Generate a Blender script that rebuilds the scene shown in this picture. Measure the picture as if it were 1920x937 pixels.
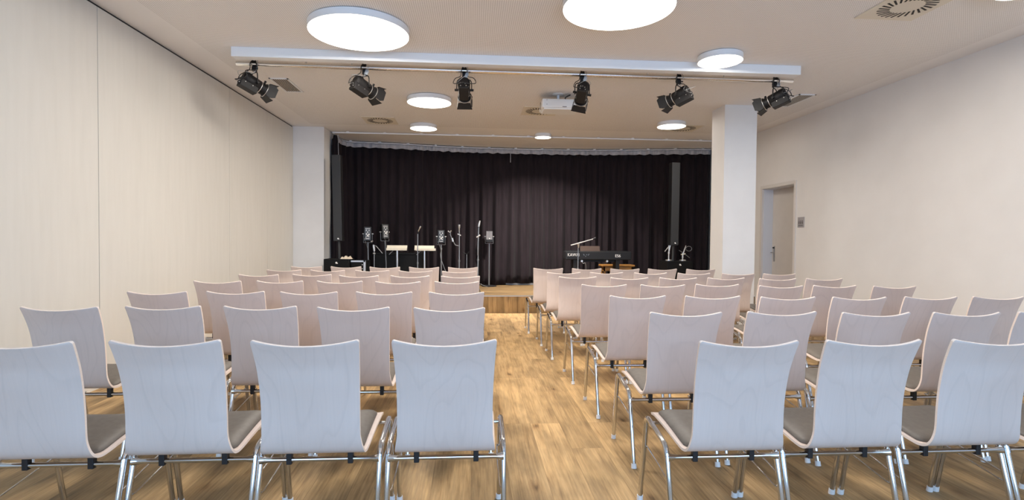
import bpy, bmesh, math, random
from mathutils import Vector, Matrix
random.seed(7)
scene = bpy.context.scene
for o in list(bpy.data.objects):
    bpy.data.objects.remove(o, do_unlink=True)
COL = scene.collection
PI = math.pi

# ------------------------------------------------------------------ camera, world, light, exposure
F_PX = 995.0
YAW, PITCH, ROLL = 0.07435674, 0.0214766, -0.0085287
cam_d = bpy.data.cameras.new('camera')
cam_d.sensor_width = 36.0
cam_d.sensor_fit = 'HORIZONTAL'
cam_d.lens = F_PX / 1920 * 36.0
cam_d.clip_start = 0.05
cam = bpy.data.objects.new('camera', cam_d)
COL.objects.link(cam)
_f = Vector((math.sin(YAW), math.cos(YAW), 0)); _r = Vector((math.cos(YAW), -math.sin(YAW), 0)); _u = Vector((0, 0, 1))
_fw = _f * math.cos(PITCH) - _u * math.sin(PITCH)
_u1 = _u * math.cos(PITCH) + _f * math.sin(PITCH)
_r2 = _r * math.cos(ROLL) - _u1 * math.sin(ROLL)
_u2 = _u1 * math.cos(ROLL) + _r * math.sin(ROLL)
M = Matrix((( _r2.x, _u2.x, -_fw.x, 0), (_r2.y, _u2.y, -_fw.y, 0), (_r2.z, _u2.z, -_fw.z, 0), (0, 0, 0, 1)))
cam.matrix_world = Matrix.Translation((0, 0, 1.29)) @ M
scene.camera = cam

scene.view_settings.view_transform = 'Standard'
scene.view_settings.look = 'None'
scene.view_settings.gamma = 1
scene.view_settings.use_curve_mapping = False
scene.cycles.sample_clamp_direct = 3.0
scene.view_settings.exposure = 0.50

world = bpy.data.worlds.new('world'); scene.world = world
world.use_nodes = True
world.node_tree.nodes['Background'].inputs[0].default_value = (0.62, 0.78, 1.0, 1)
world.node_tree.nodes['Background'].inputs[1].default_value = 0.6

CEIL = 3.21
BACKY = -2.4           # the wall with the windows, behind the camera
WINDOW_W = 106.0       # daylight through the windows
LAMP_E = 38.0           # ceiling lamp diffusers
SPOT = 0.0

def window_light(name, x, w, p):
    d = bpy.data.lights.new(name, 'AREA'); d.shape = 'RECTANGLE'; d.size = w; d.size_y = 2.1
    d.energy = p; d.color = (0.36, 0.62, 1.0)
    o = bpy.data.objects.new(name, d); COL.objects.link(o)
    o.location = (x, BACKY - 0.30, 1.75); o.rotation_euler = (math.radians(90), 0, 0)   # shines towards +Y
    return o
window_light('window_daylight', -0.95, 2.9, WINDOW_W)
window_light('window_daylight', 2.65, 2.9, WINDOW_W)

# ------------------------------------------------------------------ materials
MATS = {}
def new_mat(name, col=(0.8, 0.8, 0.8), rough=0.5, metal=0.0, spec=0.5):
    m = bpy.data.materials.new(name); m.use_nodes = True
    b = m.node_tree.nodes['Principled BSDF']
    b.inputs['Base Color'].default_value = (*col, 1)
    b.inputs['Roughness'].default_value = rough
    b.inputs['Metallic'].default_value = metal
    b.inputs['Specular IOR Level'].default_value = spec
    MATS[name] = m
    return m
def N(m, t, **kw):
    n = m.node_tree.nodes.new(t)
    for k, v in kw.items(): setattr(n, k, v)
    return n
def L(m, a, b): m.node_tree.links.new(a, b)
def bsdf(m): return m.node_tree.nodes['Principled BSDF']
def noise_var(m, c1, c2, scale, detail=3, coords='Object', stretch=(1, 1, 1), rough=0.55, bump=0.0, lo=0.3, hi=0.7, rnd=False):
    tc = N(m, 'ShaderNodeTexCoord'); mp = N(m, 'ShaderNodeMapping'); mp.inputs['Scale'].default_value = stretch
    L(m, tc.outputs[coords], mp.inputs[0])
    vec = mp.outputs[0]
    if rnd:
        oi = N(m, 'ShaderNodeObjectInfo'); ml = N(m, 'ShaderNodeMath', operation='MULTIPLY'); ml.inputs[1].default_value = 37.0
        L(m, oi.outputs['Random'], ml.inputs[0])
        ad = N(m, 'ShaderNodeVectorMath', operation='ADD'); L(m, vec, ad.inputs[0]); L(m, ml.outputs[0], ad.inputs[1]); vec = ad.outputs[0]
    nz = N(m, 'ShaderNodeTexNoise'); nz.inputs['Scale'].default_value = scale; nz.inputs['Detail'].default_value = detail; nz.inputs['Roughness'].default_value = rough
    L(m, vec, nz.inputs['Vector'])
    cr = N(m, 'ShaderNodeValToRGB'); cr.color_ramp.elements[0].position = lo; cr.color_ramp.elements[1].position = hi
    cr.color_ramp.elements[0].color = (*c1, 1); cr.color_ramp.elements[1].color = (*c2, 1)
    L(m, nz.outputs['Fac'], cr.inputs[0]); L(m, cr.outputs[0], bsdf(m).inputs['Base Color'])
    if bump:
        bp = N(m, 'ShaderNodeBump'); bp.inputs['Strength'].default_value = bump; bp.inputs['Distance'].default_value = 0.002
        L(m, nz.outputs['Fac'], bp.inputs['Height']); L(m, bp.outputs[0], bsdf(m).inputs['Normal'])
    return cr, nz, vec

def v3(c, k=1.0): return tuple(x * k for x in c)

m = new_mat('partition_panel', rough=0.6); noise_var(m, (0.64, 0.615, 0.56), (0.67, 0.645, 0.59), 3.0, stretch=(6, 6, 0.6), bump=0.02)
m = new_mat('wall_paint', rough=0.7); noise_var(m, (0.745, 0.715, 0.68), (0.785, 0.755, 0.72), 2.0, bump=0.03)
m = new_mat('column_paint', rough=0.65); noise_var(m, (0.74, 0.73, 0.715), (0.78, 0.77, 0.755), 2.5, bump=0.03)
m = new_mat('dark_gap', (0.02, 0.018, 0.017), 0.8)
m = new_mat('white_metal', (0.80, 0.81, 0.82), 0.4)
m = new_mat('lamp_rim', (0.78, 0.79, 0.80), 0.45)
m = new_mat('door_leaf', (0.50, 0.46, 0.42), 0.5); noise_var(m, (0.50, 0.465, 0.43), (0.54, 0.50, 0.46), 4)
m = new_mat('door_frame', (0.66, 0.62, 0.58), 0.5)
m = new_mat('reveal_paint', (0.66, 0.67, 0.70), 0.5)
m = new_mat('steel', (0.42, 0.40, 0.38), 0.35, 1.0)
m = new_mat('chrome', (0.66, 0.67, 0.68), 0.07, 1.0)
m = new_mat('pipe_steel', rough=0.22, metal=1.0); noise_var(m, (0.72, 0.70, 0.67), (0.80, 0.78, 0.75), 6, stretch=(0.4, 8, 8))
m = new_mat('white_plastic', (0.78, 0.78, 0.77), 0.45)
m = new_mat('black_plastic', (0.010, 0.010, 0.011), 0.5, spec=0.3)
m = new_mat('black_box', (0.010, 0.010, 0.011), 0.6, spec=0.2); noise_var(m, (0.003, 0.003, 0.0035), (0.006, 0.006, 0.0065), 60, bump=0.2)
m = new_mat('speaker_grille', (0.05, 0.05, 0.052), 0.6); noise_var(m, (0.018, 0.019, 0.020), (0.032, 0.033, 0.035), 300)
m = new_mat('spot_black', (0.008, 0.007, 0.007), 0.55, spec=0.3)
m = new_mat('spot_silver', (0.75, 0.74, 0.72), 0.3, 0.9)
m = new_mat('cable_black', (0.02, 0.02, 0.02), 0.6)
m = new_mat('cable_grey', (0.42, 0.44, 0.46), 0.4, 0.6)
m = new_mat('stand_grey', (0.30, 0.31, 0.32), 0.35, 0.8)
m = new_mat('rib_grey', (0.22, 0.21, 0.215), 0.5)
m = new_mat('plate_grey', (0.07, 0.075, 0.08), 0.4)
m = new_mat('tray_cream', (0.80, 0.73, 0.58), 0.5); noise_var(m, (0.78, 0.71, 0.56), (0.84, 0.77, 0.62), 12)
m = new_mat('bench_wood', (0.33, 0.15, 0.035), 0.4); noise_var(m, (0.26, 0.115, 0.025), (0.42, 0.20, 0.05), 8, stretch=(1, 6, 6), rnd=False)
m = new_mat('rest_brown', (0.050, 0.030, 0.022), 0.35)
m = new_mat('letter_white', (0.85, 0.83, 0.80), 0.5)
m = new_mat('sign_grey', (0.36, 0.34, 0.34), 0.5)
m = new_mat('sign_dark', (0.10, 0.09, 0.095), 0.5)
m = new_mat('aluminium', (0.72, 0.76, 0.80), 0.3, 0.9)
m = new_mat('seat_fabric', rough=0.55, spec=0.3); noise_var(m, (0.108, 0.094, 0.080), (0.130, 0.115, 0.100), 40, rnd=True, bump=0.05)
m = new_mat('foot_white', (0.80, 0.79, 0.77), 0.5)
m = new_mat('bracket_black', (0.012, 0.012, 0.014), 0.5)
m = new_mat('shell_edge', rough=0.5); noise_var(m, (0.80, 0.66, 0.56), (0.88, 0.75, 0.66), 30, stretch=(1, 1, 12))
m = new_mat('cream_cloth', (0.75, 0.64, 0.50), 0.9)
m = new_mat('diffuser_cream', (0.70, 0.645, 0.545), 0.5)
m = new_mat('slot_dark', (0.02, 0.016, 0.012), 0.8)
m = new_mat('grille_metal', (0.62, 0.58, 0.52), 0.5)
m = new_mat('heading_white', (0.72, 0.73, 0.78), 0.8); noise_var(m, (0.36, 0.36, 0.39), (0.50, 0.50, 0.53), 14, stretch=(1, 1, 0.3), bump=0.3)
m = new_mat('knot_silver', (0.8, 0.8, 0.8), 0.2, 1.0)

# lamp diffuser : opal sheet that gives off light
m = new_mat('lamp_diffuser', (0.9, 0.9, 0.88), 0.5)
bsdf(m).inputs['Emission Color'].default_value = (1.0, 0.93, 0.84, 1)
bsdf(m).inputs['Emission Strength'].default_value = LAMP_E

m = new_mat('lamp_diffuser_bright', (0.9, 0.9, 0.88), 0.5)
bsdf(m).inputs['Emission Color'].default_value = (1.0, 0.93, 0.84, 1)
bsdf(m).inputs['Emission Strength'].default_value = LAMP_E
# curtain : heavy velvet
m = new_mat('curtain_velvet', rough=0.95, spec=0.15)
cr, nz, vec = noise_var(m, (0.012, 0.0085, 0.0103), (0.018, 0.0127, 0.0155), 5, stretch=(2.5, 2.5, 0.5))
bsdf(m).inputs['Sheen Weight'].default_value = 0.03
bsdf(m).inputs['Sheen Roughness'].default_value = 0.5

# ceiling : plasterboard with a fine perforation grid
m = new_mat('ceiling_board', rough=0.75)
tc = N(m, 'ShaderNodeTexCoord'); sx = N(m, 'ShaderNodeSeparateXYZ'); L(m, tc.outputs['Object'], sx.inputs[0])
def fr(out, p):
    a = N(m, 'ShaderNodeMath', operation='DIVIDE'); a.inputs[1].default_value = p; L(m, out, a.inputs[0])
    b = N(m, 'ShaderNodeMath', operation='FRACT'); L(m, a.outputs[0], b.inputs[0])
    c = N(m, 'ShaderNodeMath', operation='SUBTRACT'); c.inputs[1].default_value = 0.5; L(m, b.outputs[0], c.inputs[0])
    d = N(m, 'ShaderNodeMath', operation='MULTIPLY'); L(m, c.outputs[0], d.inputs[0]); L(m, c.outputs[0], d.inputs[1]); return d.outputs[0]
s = N(m, 'ShaderNodeMath', operation='ADD'); L(m, fr(sx.outputs[0], 0.018), s.inputs[0]); L(m, fr(sx.outputs[1], 0.018), s.inputs[1])
lt = N(m, 'ShaderNodeMath', operation='LESS_THAN'); lt.inputs[1].default_value = 0.05; L(m, s.outputs[0], lt.inputs[0])
def band(out, lo, hi):
    a = N(m, 'ShaderNodeMath', operation='GREATER_THAN'); a.inputs[1].default_value = lo; L(m, out, a.inputs[0])
    b = N(m, 'ShaderNodeMath', operation='LESS_THAN'); b.inputs[1].default_value = hi; L(m, out, b.inputs[0])
    c = N(m, 'ShaderNodeMath', operation='MULTIPLY'); L(m, a.outputs[0], c.inputs[0]); L(m, b.outputs[0], c.inputs[1]); return c.outputs[0]
bx_ = N(m, 'ShaderNodeMath', operation='MULTIPLY'); L(m, band(sx.outputs[0], -2.75, 4.8), bx_.inputs[0]); L(m, band(sx.outputs[1], -1.2, 9.3), bx_.inputs[1])
mk = N(m, 'ShaderNodeMath', operation='MULTIPLY'); L(m, lt.outputs[0], mk.inputs[0]); L(m, bx_.outputs[0], mk.inputs[1])
mx = N(m, 'ShaderNodeMix', data_type='RGBA'); L(m, mk.outputs[0], mx.inputs[0])
mx.inputs[6].default_value = (0.82, 0.80, 0.785, 1); mx.inputs[7].default_value = (0.42, 0.39, 0.37, 1)
L(m, mx.outputs[2], bsdf(m).inputs['Base Color'])

# oak plank flooring
def wood_planks(name, width, length, swap, cols, grain_axis, rough=0.55):
    m = new_mat(name, rough=rough, spec=0.25)
    tc = N(m, 'ShaderNodeTexCoord'); sp = N(m, 'ShaderNodeSeparateXYZ'); L(m, tc.outputs['Object'], sp.inputs[0])
    cb = N(m, 'ShaderNodeCombineXYZ')
    # brick texture: rows run along its X, so plank direction -> X
    L(m, sp.outputs[grain_axis], cb.inputs[0]); L(m, sp.outputs[swap], cb.inputs[1])
    br = N(m, 'ShaderNodeTexBrick'); br.offset = 0.37; br.offset_frequency = 3; br.squash = 1.0
    br.inputs['Scale'].default_value = 1.0; br.inputs['Brick Width'].default_value = length; br.inputs['Row Height'].default_value = width
    br.inputs['Mortar Size'].default_value = 0.0012; br.inputs['Mortar Smooth'].default_value = 0.2
    br.inputs['Color1'].default_value = (0, 0, 0, 1); br.inputs['Color2'].default_value = (1, 1, 1, 1); br.inputs['Mortar'].default_value = (0.5, 0.5, 0.5, 1)
    L(m, cb.outputs[0], br.inputs['Vector'])
    bw = N(m, 'ShaderNodeRGBToBW'); L(m, br.outputs['Color'], bw.inputs[0])
    # grain, shifted per plank
    ofs = N(m, 'ShaderNodeMath', operation='MULTIPLY'); ofs.inputs[1].default_value = 23.0; L(m, bw.outputs[0], ofs.inputs[0])
    st = N(m, 'ShaderNodeVectorMath', operation='MULTIPLY'); st.inputs[1].default_value = (0.9, 17.0, 1.0); L(m, cb.outputs[0], st.inputs[0])
    ad = N(m, 'ShaderNodeVectorMath', operation='ADD'); L(m, st.outputs[0], ad.inputs[0]); L(m, ofs.outputs[0], ad.inputs[1])
    n1 = N(m, 'ShaderNodeTexNoise'); n1.inputs['Scale'].default_value = 1.6; n1.inputs['Detail'].default_value = 7; n1.inputs['Roughness'].default_value = 0.62; n1.inputs['Distortion'].default_value = 0.35
    L(m, ad.outputs[0], n1.inputs['Vector'])
    st2 = N(m, 'ShaderNodeVectorMath', operation='MULTIPLY'); st2.inputs[1].default_value = (2.4, 5.6, 1.0); L(m, cb.outputs[0], st2.inputs[0])
    ad2 = N(m, 'ShaderNodeVectorMath', operation='ADD'); L(m, st2.outputs[0], ad2.inputs[0]); L(m, ofs.outputs[0], ad2.inputs[1])
    n2 = N(m, 'ShaderNodeTexNoise'); n2.inputs['Scale'].default_value = 1.3; n2.inputs['Detail'].default_value = 4; L(m, ad2.outputs[0], n2.inputs['Vector'])
    vo = N(m, 'ShaderNodeTexVoronoi'); vo.inputs['Scale'].default_value = 1.25; L(m, ad2.outputs[0], vo.inputs['Vector'])
    c1 = N(m, 'ShaderNodeValToRGB'); e = c1.color_ramp.elements
    e[0].position = 0.28; e[0].color = (*cols[0], 1); e[1].position = 0.66; e[1].color = (*cols[2], 1)
    x = c1.color_ramp.elements.new(0.43); x.color = (*cols[1], 1)
    L(m, n1.outputs['Fac'], c1.inputs[0])
    # per plank tone
    tone = N(m, 'ShaderNodeMapRange'); tone.inputs['To Min'].default_value = 0.76; tone.inputs['To Max'].default_value = 1.22; L(m, bw.outputs[0], tone.inputs['Value'])
    mul = N(m, 'ShaderNodeVectorMath', operation='SCALE'); L(m, c1.outputs[0], mul.inputs[0]); L(m, tone.outputs[0], mul.inputs['Scale'])
    # broad darker smoky figure
    f2 = N(m, 'ShaderNodeMapRange'); f2.inputs['From Min'].default_value = 0.34; f2.inputs['From Max'].default_value = 0.56; f2.inputs['To Min'].default_value = 0.72; f2.inputs['To Max'].default_value = 1.05
    L(m, n2.outputs['Fac'], f2.inputs['Value'])
    mul2 = N(m, 'ShaderNodeVectorMath', operation='SCALE'); L(m, mul.outputs[0], mul2.inputs[0]); L(m, f2.outputs[0], mul2.inputs['Scale'])
    # fine pores and streaks
    st3 = N(m, 'ShaderNodeVectorMath', operation='MULTIPLY'); st3.inputs[1].default_value = (5.0, 95.0, 1.0); L(m, cb.outputs[0], st3.inputs[0])
    ad3 = N(m, 'ShaderNodeVectorMath', operation='ADD'); L(m, st3.outputs[0], ad3.inputs[0]); L(m, ofs.outputs[0], ad3.inputs[1])
    n3 = N(m, 'ShaderNodeTexNoise'); n3.inputs['Scale'].default_value = 1.0; n3.inputs['Detail'].default_value = 3; L(m, ad3.outputs[0], n3.inputs['Vector'])
    f3 = N(m, 'ShaderNodeMapRange'); f3.inputs['From Min'].default_value = 0.3; f3.inputs['From Max'].default_value = 0.7; f3.inputs['To Min'].default_value = 0.80; f3.inputs['To Max'].default_value = 1.16
    L(m, n3.outputs['Fac'], f3.inputs['Value'])
    mulb = N(m, 'ShaderNodeVectorMath', operation='SCALE'); L(m, mul2.outputs[0], mulb.inputs[0]); L(m, f3.outputs[0], mulb.inputs['Scale'])
    # knots : small elongated dark spots with a soft halo, only in some cells
    wob = N(m, 'ShaderNodeVectorMath', operation='SCALE'); wob.inputs['Scale'].default_value = 0.35; L(m, n1.outputs['Color'], wob.inputs[0])
    kv = N(m, 'ShaderNodeVectorMath', operation='ADD'); L(m, ad2.outputs[0], kv.inputs[0]); L(m, wob.outputs[0], kv.inputs[1])
    L(m, kv.outputs[0], vo.inputs['Vector'])
    kn = N(m, 'ShaderNodeValToRGB'); ke = kn.color_ramp.elements
    ke[0].position = 0.04; ke[0].color = (0.30, 0.26, 0.22, 1); ke[1].position = 0.42; ke[1].color = (1, 1, 1, 1)
    kx = ke.new(0.11); kx.color = (0.62, 0.56, 0.50, 1); ky = ke.new(0.20); ky.color = (0.86, 0.83, 0.80, 1)
    L(m, vo.outputs['Distance'], kn.inputs[0])
    cg = N(m, 'ShaderNodeRGBToBW'); L(m, vo.outputs['Color'], cg.inputs[0])
    gt = N(m, 'ShaderNodeMath', operation='GREATER_THAN'); gt.inputs[1].default_value = 0.46; L(m, cg.outputs[0], gt.inputs[0])
    kmx = N(m, 'ShaderNodeMix', data_type='RGBA'); L(m, gt.outputs[0], kmx.inputs[0]); L(m, kn.outputs[0], kmx.inputs[6]); kmx.inputs[7].default_value = (1, 1, 1, 1)
    mul3 = N(m, 'ShaderNodeVectorMath', operation='MULTIPLY'); L(m, mulb.outputs[0], mul3.inputs[0]); L(m, kmx.outputs[2], mul3.inputs[1])
    jm = N(m, 'ShaderNodeMapRange'); jm.inputs['To Min'].default_value = 1.0; jm.inputs['To Max'].default_value = 0.62; L(m, br.outputs['Fac'], jm.inputs['Value'])
    mul4 = N(m, 'ShaderNodeVectorMath', operation='SCALE'); L(m, mul3.outputs[0], mul4.inputs[0]); L(m, jm.outputs[0], mul4.inputs['Scale'])
    L(m, mul4.outputs[0], bsdf(m).inputs['Base Color'])
    bp = N(m, 'ShaderNodeBump'); bp.inputs['Strength'].default_value = 0.12; bp.inputs['Distance'].default_value = 0.003
    L(m, n1.outputs['Fac'], bp.inputs['Height']); L(m, bp.outputs[0], bsdf(m).inputs['Normal'])
    return m
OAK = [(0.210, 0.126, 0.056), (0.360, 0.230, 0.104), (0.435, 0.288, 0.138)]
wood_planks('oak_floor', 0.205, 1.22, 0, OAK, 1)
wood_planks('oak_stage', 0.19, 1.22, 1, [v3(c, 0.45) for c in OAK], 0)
wood_planks('oak_riser', 0.14, 1.5, 0, [v3(c, 0.85) for c in OAK], 2)

# chair veneer : pale whitewashed beech with faint cathedral lines
m = new_mat('veneer', rough=0.42, spec=0.35)
tc = N(m, 'ShaderNodeTexCoord'); oi = N(m, 'ShaderNodeObjectInfo')
ml = N(m, 'ShaderNodeMath', operation='MULTIPLY'); ml.inputs[1].default_value = 41.0; L(m, oi.outputs['Random'], ml.inputs[0])
stv = N(m, 'ShaderNodeVectorMath', operation='MULTIPLY'); stv.inputs[1].default_value = (5.0, 1.0, 1.7); L(m, tc.outputs['Object'], stv.inputs[0])
adv = N(m, 'ShaderNodeVectorMath', operation='ADD'); L(m, stv.outputs[0], adv.inputs[0]); L(m, ml.outputs[0], adv.inputs[1])
nz = N(m, 'ShaderNodeTexNoise'); nz.inputs['Scale'].default_value = 0.75; nz.inputs['Detail'].default_value = 1.5; nz.inputs['Distortion'].default_value = 0.3; L(m, adv.outputs[0], nz.inputs['Vector'])
k = N(m, 'ShaderNodeMath', operation='MULTIPLY'); k.inputs[1].default_value = 13.0; L(m, nz.outputs['Fac'], k.inputs[0])
frc = N(m, 'ShaderNodeMath', operation='FRACT'); L(m, k.outputs[0], frc.inputs[0])
crv = N(m, 'ShaderNodeValToRGB'); e = crv.color_ramp.elements
e[0].position = 0.0; e[0].color = (0.955, 0.955, 0.955, 1); e[1].position = 0.22; e[1].color = (1, 1, 1, 1)
e2 = crv.color_ramp.elements.new(0.93); e2.color = (1, 1, 1, 1); e3 = crv.color_ramp.elements.new(1.0); e3.color = (0.955, 0.955, 0.955, 1)
L(m, frc.outputs[0], crv.inputs[0])
stf = N(m, 'ShaderNodeVectorMath', operation='MULTIPLY'); stf.inputs[1].default_value = (160, 10, 5); L(m, tc.outputs['Object'], stf.inputs[0])
nf = N(m, 'ShaderNodeTexNoise'); nf.inputs['Scale'].default_value = 1.0; nf.inputs['Detail'].default_value = 3; L(m, stf.outputs[0], nf.inputs['Vector'])
mrf = N(m, 'ShaderNodeMapRange'); mrf.inputs['To Min'].default_value = 0.955; mrf.inputs['To Max'].default_value = 1.03; L(m, nf.outputs['Fac'], mrf.inputs['Value'])
base = N(m, 'ShaderNodeMix', data_type='RGBA'); base.inputs[6].default_value = (0.680, 0.560, 0.495, 1); base.inputs[7].default_value = (0.720, 0.605, 0.540, 1)
L(m, nz.outputs['Fac'], base.inputs[0])
s1 = N(m, 'ShaderNodeVectorMath', operation='MULTIPLY'); L(m, base.outputs[2], s1.inputs[0]); L(m, crv.outputs[0], s1.inputs[1])
s2 = N(m, 'ShaderNodeVectorMath', operation='SCALE'); L(m, s1.outputs[0], s2.inputs[0]); L(m, mrf.outputs[0], s2.inputs['Scale'])
L(m, s2.outputs[0], bsdf(m).inputs['Base Color'])

# ------------------------------------------------------------------ mesh helpers
class MB:
    def __init__(self): self.bm = bmesh.new(); self.smooth = []
    def _face(self, vs, mi=0, sm=False):
        try: f = self.bm.faces.new(vs)
        except ValueError: return None
        f.material_index = mi; f.smooth = sm; return f
    def box(self, lo, hi, mi=0, M=None, bev=0.0):
        tb = bmesh.new()
        xs = [(lo[0], hi[0]), (lo[1], hi[1]), (lo[2], hi[2])]
        v = [tb.verts.new((xs[0][i], xs[1][j], xs[2][k_])) for i in (0, 1) for j in (0, 1) for k_ in (0, 1)]
        for q in ((0, 1, 3, 2), (4, 6, 7, 5), (0, 4, 5, 1), (2, 3, 7, 6), (0, 2, 6, 4), (1, 5, 7, 3)):
            tb.faces.new([v[i] for i in q])
        if bev > 0: bmesh.ops.bevel(tb, geom=tb.edges[:] + tb.verts[:], offset=bev, segments=2, affect='EDGES', profile=0.6)
        self.merge(tb, mi, M); return self
    def cbox(self, c, s, mi=0, M=None, bev=0.0):
        return self.box([c[i] - s[i] / 2 for i in range(3)], [c[i] + s[i] / 2 for i in range(3)], mi, M, bev)
    def merge(self, tb, mi=0, M=None, sm=False):
        mp = {}
        for v in tb.verts: mp[v] = self.bm.verts.new(M @ v.co if M else v.co)
        for f in tb.faces:
            nf = self._face([mp[v] for v in f.verts], mi, sm)
        tb.free()
    def tube(self, pts, r, seg=8, mi=0, M=None, caps=True):
        pts = [Vector(p) for p in pts]; n = len(pts)
        rr = r if isinstance(r, (list, tuple)) else [r] * n
        t0 = (pts[1] - pts[0]).normalized()
        a = Vector((0, 0, 1)) if abs(t0.z) < 0.9 else Vector((1, 0, 0))
        nrm = t0.cross(a).normalized(); rings = []
        for i in range(n):
            if i == 0: t = t0
            elif i == n - 1: t = (pts[i] - pts[i - 1]).normalized()
            else:
                t = (pts[i + 1] - pts[i]).normalized() + (pts[i] - pts[i - 1]).normalized()
                t = t.normalized() if t.length > 1e-6 else t0
            nrm = (nrm - t * nrm.dot(t)).normalized(); bn = t.cross(nrm)
            ring = []
            for k_ in range(seg):
                an = 2 * PI * k_ / seg
                p = pts[i] + (nrm * math.cos(an) + bn * math.sin(an)) * rr[i]
                ring.append(self.bm.verts.new(M @ p if M else p))
            rings.append(ring)
        for i in range(n - 1):
            for k_ in range(seg):
                self._face([rings[i][k_], rings[i][(k_ + 1) % seg], rings[i + 1][(k_ + 1) % seg], rings[i + 1][k_]], mi, True)
        if caps:
            for ring, p in ((rings[0][::-1], pts[0]), (rings[-1], pts[-1])):
                self._face([self.bm.verts.new(v.co) for v in ring], mi, False)
        return self
    def cyl(self, p0, p1, r0, r1=None, seg=20, mi=0, M=None):
        return self.tube([p0, p1], [r0, r0 if r1 is None else r1], seg, mi, M)
    def lathe(self, prof, seg=48, mi=0, M=None, sharp=True):
        # prof: list of (r, z); each band gets its own verts so edges stay crisp
        for (r0, z0), (r1, z1) in zip(prof[:-1], prof[1:]):
            a = []; b = []
            for k_ in range(seg):
                an = 2 * PI * k_ / seg; c, s_ = math.cos(an), math.sin(an)
                pa = Vector((r0 * c, r0 * s_, z0)); pb = Vector((r1 * c, r1 * s_, z1))
                if r0 > 1e-6: a.append(self.bm.verts.new(M @ pa if M else pa))
                if r1 > 1e-6: b.append(self.bm.verts.new(M @ pb if M else pb))
            if r0 <= 1e-6: self._face(b, mi); continue
            if r1 <= 1e-6: self._face(a[::-1], mi); continue
            for k_ in range(seg): self._face([a[k_], a[(k_ + 1) % seg], b[(k_ + 1) % seg], b[k_]], mi, abs(z1 - z0) > 1e-6)
        return self
    def sheet(self, poly, th, mi=0, M=None):
        """thin solid from a planar polygon (list of Vector), thickness th along its normal"""
        P = [Vector(p) for p in poly]; n = (P[1] - P[0]).cross(P[2] - P[0]).normalized() * th
        T = lambda p: self.bm.verts.new(M @ p if M else p)
        a = [T(p) for p in P]; b = [T(p + n) for p in P]
        self._face(a[::-1], mi); self._face(b, mi)
        for i in range(len(P)): j = (i + 1) % len(P); self._face([a[i], a[j], b[j], b[i]], mi)
        return self
    def mesh(self, name):
        bmesh.ops.recalc_face_normals(self.bm, faces=self.bm.faces[:])
        me = bpy.data.meshes.new(name); self.bm.to_mesh(me); self.bm.free(); return me
    def build(self, name, mats, parent=None):
        me = self.mesh(name)
        for mm in (mats if isinstance(mats, (list, tuple)) else [mats]): me.materials.append(MATS[mm])
        o = bpy.data.objects.new(name, me); COL.objects.link(o)
        if parent: o.parent = parent
        return o

def tag(o, label, cat, group=None, kind=None):
    if label: o['label'] = label
    if cat: o['category'] = cat
    if group: o['group'] = group
    if kind: o['kind'] = kind
    return o
def empty(name, label, cat, loc=(0, 0, 0), rz=0, group=None):
    o = bpy.data.objects.new(name, None); COL.objects.link(o); o.empty_display_size = 0.1
    o.location = loc; o.rotation_euler = (0, 0, rz); return tag(o, label, cat, group)
def struct(name, mb, mats):
    o = mb.build(name, mats); o['kind'] = 'structure'; return o
def copy_tree(o, parent=None):
    c = o.copy(); COL.objects.link(c)
    if parent: c.parent = parent; c.matrix_parent_inverse = o.matrix_parent_inverse.copy()
    for ch in list(o.children): copy_tree(ch, c)
    return c
def bez(p0, p1, p2, n=8):
    p0, p1, p2 = map(Vector, (p0, p1, p2))
    return [p0 * (1 - t) ** 2 + p1 * 2 * t * (1 - t) + p2 * t * t for t in [i / n for i in range(n + 1)]]
def smooth_path(pts, n=6):
    P = [Vector(p) for p in pts]; out = []
    for i in range(len(P) - 1):
        a = P[max(i - 1, 0)]; b = P[i]; c = P[i + 1]; d = P[min(i + 2, len(P) - 1)]
        for k_ in range(n):
            t = k_ / n
            out.append(0.5 * ((2 * b) + (c - a) * t + (2 * a - 5 * b + 4 * c - d) * t * t + (3 * b - a - 3 * c + d) * t ** 3))
    out.append(P[-1]); return out
def text_mesh(name, body, size, mat, parent, loc, rot, ext=0.001, sx=1.0):
    cu = bpy.data.curves.new(name, 'FONT'); cu.body = body; cu.size = size; cu.extrude = ext; cu.align_x = 'CENTER'; cu.align_y = 'CENTER'
    cu.offset = 0.0
    tmp = bpy.data.objects.new(name, cu); COL.objects.link(tmp)
    dg = bpy.context.evaluated_depsgraph_get(); dg.update()
    me = bpy.data.meshes.new_from_object(tmp.evaluated_get(dg)); bpy.data.objects.remove(tmp, do_unlink=True)
    me.materials.clear(); me.materials.append(MATS[mat])
    o = bpy.data.objects.new(name, me); COL.objects.link(o); o.location = loc; o.rotation_euler = rot; o.scale = (sx, 1, 1)
    if parent: o.parent = parent
    return o

# ------------------------------------------------------------------ the room
XL, XR = -3.126, 5.057
YEND = 11.75
STZ = 0.299; STY = 9.161
struct('floor', MB().box((XL - 0.15, BACKY - 0.15, -0.12), (XR + 0.45, YEND + 0.15, 0)), 'oak_floor')
struct('ceiling', MB().box((XL - 0.15, BACKY - 0.15, CEIL), (XR + 0.45, YEND + 0.15, CEIL + 0.15)), 'ceiling_board')
struct('wall_end', MB().box((XL, YEND, 0), (XR, YEND + 0.15, CEIL)), 'wall_paint')
# left : folding partition panels with joints, dark running gap under the ceiling
w = MB(); seams = [BACKY, 0.1, 2.40, 4.70, 7.10, 8.36, 9.53]
for a, b in zip(seams[:-1], seams[1:]):
    w.box((XL - 0.08, a + 0.003, 0.0), (XL, b - 0.003, CEIL - 0.022), 0)
w.box((XL - 0.12, BACKY, 0.0), (XL - 0.014, 9.53, CEIL), 1)
wl = struct('wall_left', w, ['partition_panel', 'dark_gap'])
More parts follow.
